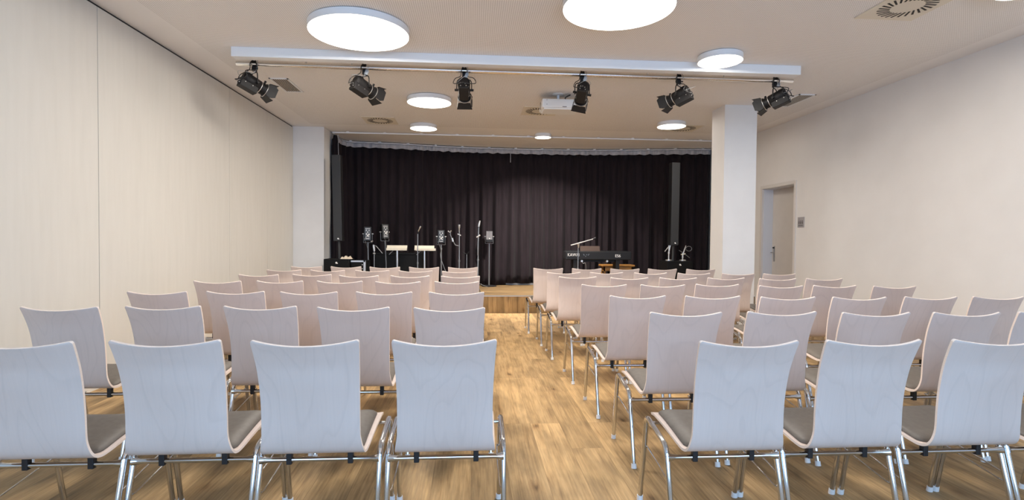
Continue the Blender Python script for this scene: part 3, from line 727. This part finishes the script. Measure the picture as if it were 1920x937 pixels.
# ------------------------------------------------------------------ curtain tracks, stage curtain
t = empty('curtain_track', 'straight white curtain rail across the ceiling above the stage edge', 'curtain rail', (0, 9.89, CEIL))
MB().box((-2.55, -0.012, -0.034), (4.60, 0.012, -0.012)).build('rail', 'white_metal', t)
br = []
for k_ in range(11):
    MB().box((-2.3 + k_ * 0.66, -0.018, -0.014), (-2.25 + k_ * 0.66, 0.018, 0.0)).build('bracket', 'white_metal', t)
TR = [(-2.545, 9.98), (-2.56, 10.25), (-2.545, 10.60), (-2.43, 10.79), (-2.037, 10.847), (-1.514, 10.916), (-0.742, 11.089), (-0.152, 11.19), (0.496, 11.225), (1.064, 11.24),
      (1.786, 11.236), (2.468, 11.198), (3.027, 11.127), (3.546, 11.02), (4.27, 10.88), (4.95, 10.79)]
path = smooth_path([(x, y, 0) for x, y in TR], 10)
cum = [0]
for a, b in zip(path[:-1], path[1:]): cum.append(cum[-1] + (b - a).length)
TOT = cum[-1]
def along(s_):
    s_ = max(0, min(TOT, s_))
    for i in range(len(cum) - 1):
        if cum[i + 1] >= s_:
            t_ = (s_ - cum[i]) / max(1e-9, cum[i + 1] - cum[i]); p = path[i].lerp(path[i + 1], t_); d_ = (path[i + 1] - path[i]).normalized(); return p, Vector((-d_.y, d_.x, 0))
t = empty('curtain_track', 'curved white curtain rail carrying the dark stage curtain', 'curtain rail', (0, 0, CEIL))
MB().tube([(p.x, p.y, -0.026) for p in path], 0.012, 6).build('rail', 'white_metal', t)
for k_ in range(15):
    p, _n = along(0.3 + k_ * 0.56); MB().box((p.x - 0.025, p.y - 0.02, -0.018), (p.x + 0.025, p.y + 0.02, 0)).build('bracket', 'white_metal', t)
def fold(s_, v):
    # irregular gathers; v = 0 at the top, 1 at the hem
    w1 = s_ * 2 * PI / 0.15 + 1.7 * math.sin(s_ * 2.3) + 1.1 * math.sin(s_ * 5.1 + 1) + 0.5 * math.sin(v * 2 + s_ * 3)
    w2 = s_ * 2 * PI / 0.31 + 2.2 * math.sin(s_ * 1.7 + 0.6) + 0.8 * v
    amp = 0.022 + 0.016 * v
    return amp * math.sin(w1) + (0.014 + 0.042 * v) * math.sin(w2) + 0.012 * v * math.sin(s_ * 9.7 + 2)
def curtain_mesh(mb, ztop, zbot_fn, ns, nv, s0, s1, v0, v1, off=0.0, amp=1.0):
    G = []
    for j in range(nv + 1):
        row = []
        for i in range(ns + 1):
            s_ = s0 + (s1 - s0) * i / ns; p, nn = along(s_); v = v0 + (v1 - v0) * j / nv
            zb = zbot_fn(s_); z = ztop + (zb - ztop) * j / nv
            q = p + nn * (fold(s_, v) * amp + off); row.append(mb.bm.verts.new((q.x, q.y, z)))
        G.append(row)
    for j in range(nv):
        for i in range(ns): mb._face([G[j][i], G[j][i + 1], G[j + 1][i + 1], G[j + 1][i]], 0, True)
cu = empty('stage_curtain', 'full-width dark aubergine pleated stage curtain behind the stage', 'curtain', (0, 0, 0))
c = MB()
hem = lambda s_: STZ + (0.042 if s_ > 4.02 else 0.012) + 0.006 * math.sin(s_ * 11)
curtain_mesh(c, 3.095, hem, 1500, 14, 0.0, TOT, 0.0, 1.0)
o = c.build('fabric', 'curtain_velvet', cu)
sm = o.modifiers.new('thickness', 'SOLIDIFY'); sm.thickness = 0.004
c = MB()
curtain_mesh(c, 3.168, lambda s_: 3.092 - 0.016 * abs(math.sin(s_ * PI / 0.23 + math.sin(s_ * 2))), 1500, 3, 0.30, TOT, 0.0, 0.15, -0.012, 0.8)
o = c.build('heading_tape', 'heading_white', cu)
sm = o.modifiers.new('thickness', 'SOLIDIFY'); sm.thickness = 0.003
# gathered bunch at the left front end
c = MB(); seg = 40
for j, (z0, z1) in enumerate([(3.15, STZ + 0.02)]):
    rings = []
    for q in range(15):
        z = z0 + (z1 - z0) * q / 14; rr_ = 0.050 + 0.012 * math.sin(q * 0.8) if q else 0.030
        ring = []
        for k_ in range(seg):
            an = 2 * PI * k_ / seg; rad = rr_ * (1 + 0.22 * math.sin(an * 7 + q * 0.15))
            ring.append(c.bm.verts.new((-2.515 + rad * math.cos(an) * 0.9, 9.96 + rad * 1.3 * math.sin(an), z)))
        rings.append(ring)
    for a, b in zip(rings[:-1], rings[1:]):
        for k_ in range(seg): c._face([a[k_], a[(k_ + 1) % seg], b[(k_ + 1) % seg], b[k_]], 0, True)
    c._face(rings[0]); c._face(rings[-1][::-1])
c.build('gathered_end', 'curtain_velvet', cu)
MB().tube([(0.783, 11.17, 3.13), (0.785, 11.165, 2.99), (0.784, 11.165, 2.89)], 0.006, 6).build('draw_cord', 'heading_white', cu)
t = MB().tube([(-2.44, 9.89, 3.185), (-2.445, 9.89, 2.95), (-2.435, 9.89, 2.62)], 0.004, 6).build('hanging_cord', 'heading_white')
tag(t, 'thin pale cord hanging behind the top of the left column loudspeaker', 'cord')

# ------------------------------------------------------------------ loudspeakers
def badge(mb_name, parent, x, y, z, r):
    b = MB().cyl((x, y, z), (x, y - 0.003, z), r, seg=14); b.box((x + r * 0.2, y - 0.0035, z - r * 1.1), (x + r * 1.5, y - 0.0005, z - r * 0.2))
    return b.build(mb_name, 'letter_white', parent)
def subwoofer(x0, x1, y, z1, lab):
    t = empty('subwoofer', lab, 'subwoofer', ((x0 + x1) / 2, y, STZ), 0, 'black subwoofers on the stage'); w_ = (x1 - x0) / 2; h_ = z1 - STZ
    MB().box((-w_, 0.008, 0.0), (w_, 0.42, h_), bev=0.006).build('cabinet', 'black_box', t)
    MB().box((-w_ + 0.012, 0, 0.02), (w_ - 0.012, 0.012, h_ - 0.015), bev=0.003).build('grille', 'black_box', t)
    badge('badge', t, 0.0, 0.0, h_ - 0.062, 0.016)
    return t
def column_speaker(xb, xt, y, z0, z1, zf, w_, lab):
    t = empty('column_loudspeaker', lab, 'loudspeaker', (xb, y, zf), 0, 'tall black column loudspeakers')
    Sh = Matrix.Translation((0, 0, 0))
    b = MB(); b.box((-w_ / 2, 0.012, z0 - zf), (w_ / 2, 0.17, z1 - zf), 0, bev=0.008)
    b.build('cabinet', 'black_plastic', t)
    MB().box((-w_ / 2 + 0.004, 0.0, z0 - zf + 0.006), (w_ / 2 - 0.004, 0.016, z1 - zf - 0.006), 0, bev=0.004).build('grille', 'speaker_grille', t)
    badge('badge', t, 0.008, 0.0, z0 - zf + 0.045, 0.013)
    MB().cyl((0.005, 0.08, 0.0), (0.005, 0.08, z0 - zf), 0.022, seg=14).build('pole', 'speaker_grille', t)
    t.rotation_euler = (0, math.atan2(xt - xb, z1 - z0), 0)
    return t
subwoofer(-2.527, -2.098, 9.235, 0.915, 'black subwoofer at left end of the stage, beside the white pier')
column_speaker(-2.315, -2.350, 9.36, 1.22, 2.71, 0.915, 0.150, 'tall slim black loudspeaker column on the left subwoofer')
subwoofer(3.532, 4.008, 9.40, 0.904, 'black subwoofer at the right of the stage, beside the column')
column_speaker(3.700, 3.712, 9.50, 1.19, 2.712, 0.904, 0.150, 'tall slim black loudspeaker column on the right subwoofer')

# flight case with aluminium edges beside the left subwoofer
t = empty('flight_case', 'black flight case with bright aluminium edges beside the left subwoofer', 'case', (-1.965, 9.30, STZ))
MB().box((-0.120, 0.008, 0), (0.125, 0.45, 0.585), bev=0.004).build('case_body', 'black_box', t)
a = MB(); a.box((-0.12, -0.004, 0.565), (0.125, 0.020, 0.592)); a.box((0.095, -0.004, 0.05), (0.130, 0.020, 0.592)); a.build('edge_trim', 'aluminium', t)
a = MB()
for z in (0.45, 0.52, 0.35, 0.24): a.cyl((0.075, 0.0, z), (0.075, -0.006, z), 0.008, seg=10)
a.cyl((0.04, 0.004, 0.38), (0.04, -0.010, 0.38), 0.018, seg=14); a.build('fittings', 'spot_silver', t)
# crumpled cloth on top of the subwoofer
c = MB(); rng = random.Random(3); n1, n2 = 16, 7; G = []
for j in range(n2 + 1):
    row = []
    for i in range(n1 + 1):
        u, v = i / n1, j / n2; e_ = min(1, 5 * min(u, 1 - u, v, 1 - v))
        row.append(c.bm.verts.new((-2.262 + 0.200 * u, 9.27 + 0.11 * v, 0.9165 + e_ * (0.026 + 0.022 * rng.random() + 0.012 * math.sin(u * 17)))))
    G.append(row)
for j in range(n2):
    for i in range(n1): c._face([G[j][i], G[j][i + 1], G[j + 1][i + 1], G[j + 1][i]], 0, True)
o = c.build('crumpled_cloth', 'cream_cloth'); tag(o, 'crumpled cream cloth lying on top of the left subwoofer', 'cloth')

def round_base(mb, r=0.13): mb.lathe([(0.0, 0.0), (r, 0.0), (r, 0.012), (r * 0.9, 0.020), (0.02, 0.026), (0.0, 0.026)], 28)
def monitor(x, y, zb, zt, w_, lab, yaw=0.0, tilt=0.0, face='rear', base_r=0.10, lean=0.0):
    t = empty('monitor_speaker', lab, 'small speaker', (x, y, STZ), 0, 'small speakers on stands')
    zc_ = (zb + zt) / 2 - STZ; h_ = zt - zb
    Mx = Matrix.Translation((lean, 0, zc_)) @ Matrix.Rotation(yaw, 4, 'Z') @ Matrix.Rotation(tilt, 4, 'X')
    cab = MB().box((-w_ / 2, 0, -h_ / 2), (w_ / 2, 0.14, h_ / 2), 0, M=Mx, bev=0.006).build('cabinet', 'black_plastic', t)
    if face == 'rear':
        p = MB(); p.box((-w_ / 2 + 0.018, -0.004, -h_ / 2 + 0.02), (w_ / 2 - 0.018, 0.002, h_ / 2 - 0.02), 0, M=Mx)
        p.build('rear_plate', 'plate_grey', cab)
        p = MB(); rng = random.Random(int(x * 100) + 50)
        for (a_, c_, r_) in ((-0.022, 0.065, 0.010), (0.024, 0.062, 0.010), (0.0, 0.030, 0.012), (-0.020, -0.005, 0.014), (0.022, -0.012, 0.015), (0.0, -0.035, 0.017), (0.020, -0.055, 0.010), (-0.024, -0.060, 0.009)):
            p.cyl(Mx @ Vector((a_, -0.003, c_)), Mx @ Vector((a_, -0.016, c_)), r_, r_ * 0.8, 10)
        p.box((-0.030, -0.008, -0.095), (0.030, -0.003, -0.085), 0, M=Mx); p.box((-0.040, -0.007, 0.092), (0.040, -0.003, 0.098), 0, M=Mx)
        p.build('connectors', 'letter_white', cab)
        MB().tube([Mx @ Vector(q) for q in smooth_path([(-0.02, -0.015, -0.06), (-0.05, -0.05, -0.10), (-0.02, -0.03, -0.19), (0.0, 0.02, -0.28)], 5)], 0.004, 6).build('cable', 'stand_grey', cab)
    else:
        p = MB(); 
        for k_ in range(10): p.box((-w_ / 2 + 0.008 + k_ * (w_ - 0.016) / 10, -0.006, -h_ / 2 + 0.05), (-w_ / 2 + 0.008 + (k_ + 0.62) * (w_ - 0.016) / 10, 0.002, h_ / 2 - 0.006), 0, M=Mx)
        p.build('ribbed_grille', 'rib_grey', cab)
        badge('badge', cab, 0.0, -0.008, zc_ - h_ / 2 + 0.075, 0.011)
    for s_ in (-1, 1): MB().cyl(Mx @ Vector((s_ * w_ / 2, 0.07, 0)), Mx @ Vector((s_ * (w_ / 2 + 0.03), 0.07, 0)), 0.010, seg=10).build('side_knob', 'spot_silver', t)
    MB().tube([Mx @ Vector(p) for p in [(-w_ / 2 - 0.012, 0.07, 0.01), (-w_ / 2 - 0.012, 0.07, -h_ / 2 - 0.03), (w_ / 2 + 0.012, 0.07, -h_ / 2 - 0.03), (w_ / 2 + 0.012, 0.07, 0.01)]], 0.005, 6).build('bracket', 'stand_grey', t)
    st = MB(); top = Mx @ Vector((0, 0.07, -h_ / 2 - 0.03)); st.tube([(0, 0.07, 0.02), (0, 0.07, top.z * 0.55), (top.x, top.y, top.z)], [0.015, 0.012, 0.010], 8)
    st.build('pole', 'stand_grey', t)
    b = MB(); round_base(b, base_r); o = b.build('base', 'black_plastic', t); o.location = (0, 0.07, 0)
    return t
monitor(-1.910, 9.86, 1.225, 1.485, 0.135, 'small black speaker on a stand, nearest the left subwoofer', 0.12)
monitor(-1.620, 10.06, 1.265, 1.545, 0.130, 'small black speaker on a stand, tilted down above the left music stand', 0.45, -0.18)
monitor(-0.572, 9.76, 1.196, 1.437, 0.128, 'small black speaker on a stand right of the second music stand', 0.05)
monitor(0.345, 10.90, 1.215, 1.442, 0.140, 'small grey ribbed speaker on a stand right of the tallest microphone stand', 0.0, 0.0, 'front', 0.155)
t = MB().tube(smooth_path([(-0.56, 9.82, 1.10), (-0.58, 9.76, 0.95), (-0.50, 9.72, 0.72), (-0.38, 9.70, 0.45), (-0.34, 9.70, STZ + 0.006)], 6), 0.006, 6).build('loose_cable', 'stand_grey')
tag(t, 'grey cable trailing down from the small speaker beside the right music stand', 'cable')

def music_stand(x, y, x0, x1, z0, z1, lab, skew):
    t = empty('music_stand', lab, 'music stand', (x, y, STZ), 0, 'cream music stands')
    w0, w1 = x0 - x, x1 - x
    MB().box((w0, 0.0, 0), (w1 - skew, 0.014, z1 - z0), 0, M=Matrix.Translation((0, 0, z0 - STZ)) @ Matrix.Rotation(-0.55, 4, 'X'), bev=0.002).build('desk', 'tray_cream', t)
    MB().box((w0 + skew, -0.050, z0 - STZ - 0.012), (w1, 0.012, z0 - STZ + 0.032), bev=0.003).build('ledge', 'tray_cream', t)
    MB().cyl((0.005, 0.03, 0.02), (0.005, 0.03, z0 - STZ + 0.02), 0.020, seg=14).build('post', 'aluminium', t)
    MB().tube([(-0.06, 0.01, z0 - STZ - 0.01), (-0.14, -0.01, z0 - STZ - 0.09)], 0.006, 6).build('arm', 'stand_grey', t)
    b = MB(); round_base(b, 0.11); o = b.build('base', 'stand_grey', t); o.location = (0, 0.03, 0)
music_stand(-1.405, 10.0, -1.590, -1.217, 1.065, 1.160, 'cream music stand on a steel post, the left one of two', 0.0)
music_stand(-0.900, 10.0, -1.080, -0.686, 1.062, 1.160, 'cream music stand on a steel post, the right one of two', 0.03)

def mic_stand(lab, x, y, ztop, bits, mat='stand_grey', legs=True, r=0.009, lean=0.0, cat='microphone stand', base_z=None):
    bz = STZ if base_z is None else base_z
    t = empty('microphone_stand', lab, cat, (x, y, bz), 0, 'microphone stands')
    h_ = ztop - bz
    MB().tube([(0, 0, 0.06 if legs else 0), (lean * 0.5, 0, h_ * 0.5), (lean * 0.52, 0, h_ * 0.52), (lean, 0, h_)], [r * 1.3, r * 1.3, r, r], 8).build('pole', mat, t)
    MB().cyl((lean * 0.5, 0, h_ * 0.5 - 0.02), (lean * 0.5, 0, h_ * 0.5 + 0.02), r * 1.9, seg=10).build('collar', mat, t)
    if legs:
        for k_ in range(3):
            an = k_ * 2 * PI / 3 + 0.4; MB().tube([(0, 0, 0.10), (0.22 * math.cos(an), 0.22 * math.sin(an), 0.010)], 0.007, 6).build('leg', mat, t)
    else:
        b = MB(); round_base(b, 0.06); b.build('base', mat, t)
    for nm, pts, rad, mt in bits: MB().tube([Vector(p) - Vector((x, 0, bz)) for p in pts], rad, 8).build(nm, mt, t)
    return t
# bits are given with world x and z, y relative to the stand
mic_stand('thin microphone stand standing in front of the right music stand', -0.990, 9.72, 1.36, [
    ('clip', [(-0.990, 0, 1.36), (-0.975, 0, 1.39), (-0.995, 0, 1.41)], [0.012, 0.016, 0.008], 'black_plastic'),
    ('microphone', [(-0.985, 0, 1.40), (-0.960, -0.02, 1.455), (-0.948, -0.03, 1.475), (-0.935, -0.03, 1.50)], [0.009, 0.010, 0.016, 0.012], 'spot_silver')])
mic_stand('microphone stand with bent boom between the right music stand and the tallest stand', -0.255, 10.30, 1.40, [
    ('microphone', [(-0.258, 0, 1.40), (-0.258, 0, 1.47), (-0.259, 0, 1.49), (-0.259, 0, 1.55)], [0.010, 0.013, 0.020, 0.024], 'spot_silver'),
    ('boom_arm', [(-0.255, 0, 1.14), (-0.33, -0.01, 1.155), (-0.385, -0.02, 1.25), (-0.43, -0.02, 1.36), (-0.425, -0.02, 1.42)], 0.008, 'stand_grey'),
    ('boom_clamp', [(-0.375, -0.02, 1.22), (-0.395, -0.02, 1.29)], 0.020, 'spot_silver'),
    ('clip', [(-0.475, -0.02, 1.425), (-0.44, -0.02, 1.40), (-0.41, -0.02, 1.435)], [0.013, 0.006, 0.014], 'spot_silver'),
    ('knob', [(-0.290, 0, 1.37), (-0.225, 0, 1.34)], [0.012, 0.012], 'spot_silver')], r=0.011)
mic_stand('short stand with a curved cradle at the foot of the curtain', -0.113, 10.60, 0.97, [
    ('cradle', [(-0.195, -0.02, 1.025), (-0.175, -0.02, 0.995), (-0.115, 0, 0.975), (-0.085, -0.02, 0.99), (-0.068, -0.02, 1.025)], 0.008, 'black_plastic')])
mic_stand('tallest microphone stand, left of the ribbed speaker', 0.108, 10.60, 1.42, [
    ('boom_arm', [(0.108, 0, 0.95), (0.108, -0.01, 1.10), (0.118, -0.01, 1.45), (0.128, -0.01, 1.62)], [0.015, 0.017, 0.012, 0.010], 'stand_grey'),
    ('clutch', [(0.078, -0.01, 1.31), (0.15, -0.01, 1.355)], 0.016, 'spot_silver'),
    ('microphone', [(0.118, -0.02, 1.52), (0.128, -0.02, 1.575), (0.145, -0.02, 1.640)], [0.020, 0.024, 0.014], 'spot_silver')], r=0.012, lean=0.006)
mic_stand('black stand with angled arm and lamp beside the left small speaker', -1.780, 9.80, 1.10, [
    ('lower_clamp', [(-1.80, 0, 1.0), (-1.76, 0, 1.0)], 0.016, 'spot_silver'),
    ('boom_arm', [(-1.780, 0, 1.08), (-1.80, -0.01, 1.16), (-1.74, -0.01, 1.13), (-1.63, -0.02, 1.00)], 0.008, 'stand_grey'),
    ('clutch', [(-1.79, -0.02, 1.15), (-1.775, -0.02, 1.04)], [0.022, 0.018], 'spot_silver'),
    ('tip', [(-1.84, -0.02, 1.215), (-1.80, -0.02, 1.225)], 0.010, 'spot_silver')], legs=False)
mic_stand('boom microphone stand in front of the keyboard', 1.934, 9.62, 1.19, [
    ('boom_arm', [(1.797, -0.01, 1.178), (1.93, -0.01, 1.215), (2.205, -0.01, 1.295)], [0.010, 0.010, 0.008], 'letter_white'),
    ('boom_clamp', [(1.938, 0, 1.13), (1.938, -0.005, 1.20)], [0.013, 0.022], 'spot_silver'),
    ('microphone', [(2.205, -0.01, 1.297), (2.255, -0.01, 1.312)], [0.010, 0.020], 'black_plastic')], r=0.010)
SUBZ = 0.904
mic_stand('bright microphone stand leaning beside the right loudspeaker column, its left side', 3.640, 9.62, 1.20, [
    ('boom_arm', [(3.640, 0, 1.05), (3.665, -0.01, 1.20), (3.700, -0.01, 1.305)], [0.012, 0.014, 0.008], 'spot_silver'),
    ('side_arm', [(3.560, -0.01, 1.075), (3.64, 0, 1.17)], 0.009, 'spot_silver')], mat='spot_silver', legs=False, r=0.010, base_z=SUBZ)
mic_stand('bright microphone stand beside the right loudspeaker column, its right side', 3.905, 9.62, 1.05, [
    ('boom_arm', [(3.905, 0, 1.00), (3.93, -0.01, 1.10), (3.962, -0.01, 1.19)], [0.014, 0.012, 0.008], 'spot_silver'),
    ('side_arm', [(3.83, -0.01, 1.10), (3.93, -0.005, 1.04), (4.04, 0, 0.96)], 0.006, 'stand_grey'),
    ('clutch', [(3.875, 0, 1.02), (3.955, 0, 1.035)], 0.014, 'tray_cream'),
    ('cable_loop', [(3.962, 0.0, 1.16)] + [(4.03 + 0.055 * math.cos(PI - a), 0.02, 1.13 + 0.045 * math.sin(PI - a)) for a in [i * PI / 10 for i in range(20)]], 0.005, 'stand_grey')], mat='spot_silver', legs=False, r=0.009, base_z=SUBZ)
# low black case behind the music stands
t = empty('equipment_case', 'wide low black equipment case behind the two music stands', 'case', (-1.43, 10.32, STZ))
MB().box((-0.455, 0, 0.03), (0.455, 0.34, 0.66), bev=0.010).build('case_body', 'black_box', t)
MB().box((-0.460, -0.005, 0.655), (0.460, 0.345, 0.70), bev=0.010).build('lid', 'black_box', t)
for x in (-0.4, 0.4):
    for y in (0.05, 0.29): MB().cyl((x - 0.012, y, 0.022), (x + 0.012, y, 0.022), 0.022, seg=12).build('caster', 'black_plastic', t)
# ------------------------------------------------------------------ keyboard
t = empty('stage_piano', 'long black stage piano with white lettering on its back panel', 'keyboard', (2.46, 10.2, STZ))
zt = 0.755; zb = 0.590
MB().box((-0.650, 0.0, zb), (0.655, 0.30, zt), bev=0.015).build('case_body', 'black_plastic', t)
MB().box((-0.62, 0.10, zt - 0.01), (0.62, 0.29, zt + 0.012), bev=0.006).build('lid', 'black_box', t)
MB().box((-0.345, -0.003, 0), (0.045, 0.008, 0.105), 0, M=Matrix.Translation((0, 0.10, zt)) @ Matrix.Rotation(-0.25, 4, 'X'), bev=0.003).build('music_rest', 'rest_brown', t)
for s_, x in ((-1, -0.46), (1, 0.385)):
    lg = MB().box((x - 0.035, 0.03, 0.03), (x + 0.035, 0.27, zb - 0.001), bev=0.004).build('leg', 'black_plastic', t)
    MB().box((x - 0.04, -0.06, 0.0), (x + 0.04, 0.36, 0.035), bev=0.004).build('foot', 'black_plastic', t)
MB().box((-0.46, 0.12, 0.545), (0.385, 0.16, 0.588)).build('crossbar', 'black_plastic', t)
for x in (-0.335, 0.165): MB().cyl((x, -0.012, 0.565), (x, 0.118, 0.565), 0.020, seg=14).build('screw_knob', 'spot_silver', t)
text_mesh('lettering', 'KAWAI', 0.085, 'letter_white', t, (-0.500, -0.0035, 0.683), (PI / 2, 0, 0), 0.0015, 0.85)
text_mesh('lettering', 'ES6', 0.078, 'letter_white', t, (0.378, -0.0035, 0.668), (PI / 2, 0, 0), 0.0015, 1.0)
pn = MB()
for a_, c_ in ((-0.30, 0.695), (-0.29, 0.68), (-0.24, 0.69), (-0.21, 0.682), (-0.26, 0.66), (-0.195, 0.698)): pn.cyl((a_, -0.002, c_), (a_, 0.004, c_), 0.007, seg=8)
pn.build('sockets', 'stand_grey', t)
MB().tube(smooth_path([(-0.34, 0.02, 0.58), (-0.31, -0.02, 0.52), (-0.27, -0.02, 0.53), (-0.255, -0.01, 0.40), (-0.27, 0, 0.10), (-0.25, 0, 0.01)], 5), 0.006, 6).build('cable', 'stand_grey', t)
t = empty('piano_bench', 'brown wooden piano bench behind the black stage piano', 'bench', (2.975, 10.62, STZ))
MB().box((-0.345, 0, 0.435), (0.345, 0.33, 0.475), bev=0.018).build('seat', 'bench_wood', t)
ap = MB(); ap.box((-0.30, 0.02, 0.345), (0.30, 0.045, 0.436)); ap.box((-0.30, 0.285, 0.345), (0.30, 0.31, 0.436)); ap.box((-0.30, 0.02, 0.345), (-0.275, 0.31, 0.436)); ap.box((0.275, 0.02, 0.345), (0.30, 0.31, 0.436))
ap.build('apron', 'bench_wood', t)
for x in (-0.275, 0.275):
    for y in (0.045, 0.285): MB().tube([(x, y, 0.0), (x, y, 0.36)], [0.016, 0.024], 8).build('leg', 'bench_wood', t)
# small floor box with cable at the stage edge
t = empty('floor_box', 'small black cable box on the stage edge by the aisle', 'floor box', (0.125, 9.30, STZ))
MB().box((-0.09, 0, 0), (0.09, 0.10, 0.045), bev=0.008).build('housing', 'black_plastic', t)
MB().tube(smooth_path([(0.02, 0.05, 0.04), (-0.01, 0.12, 0.10), (-0.06, 0.3, 0.03), (-0.05, 0.7, 0.012)], 5), 0.008, 6).build('cable', 'cable_black', t)
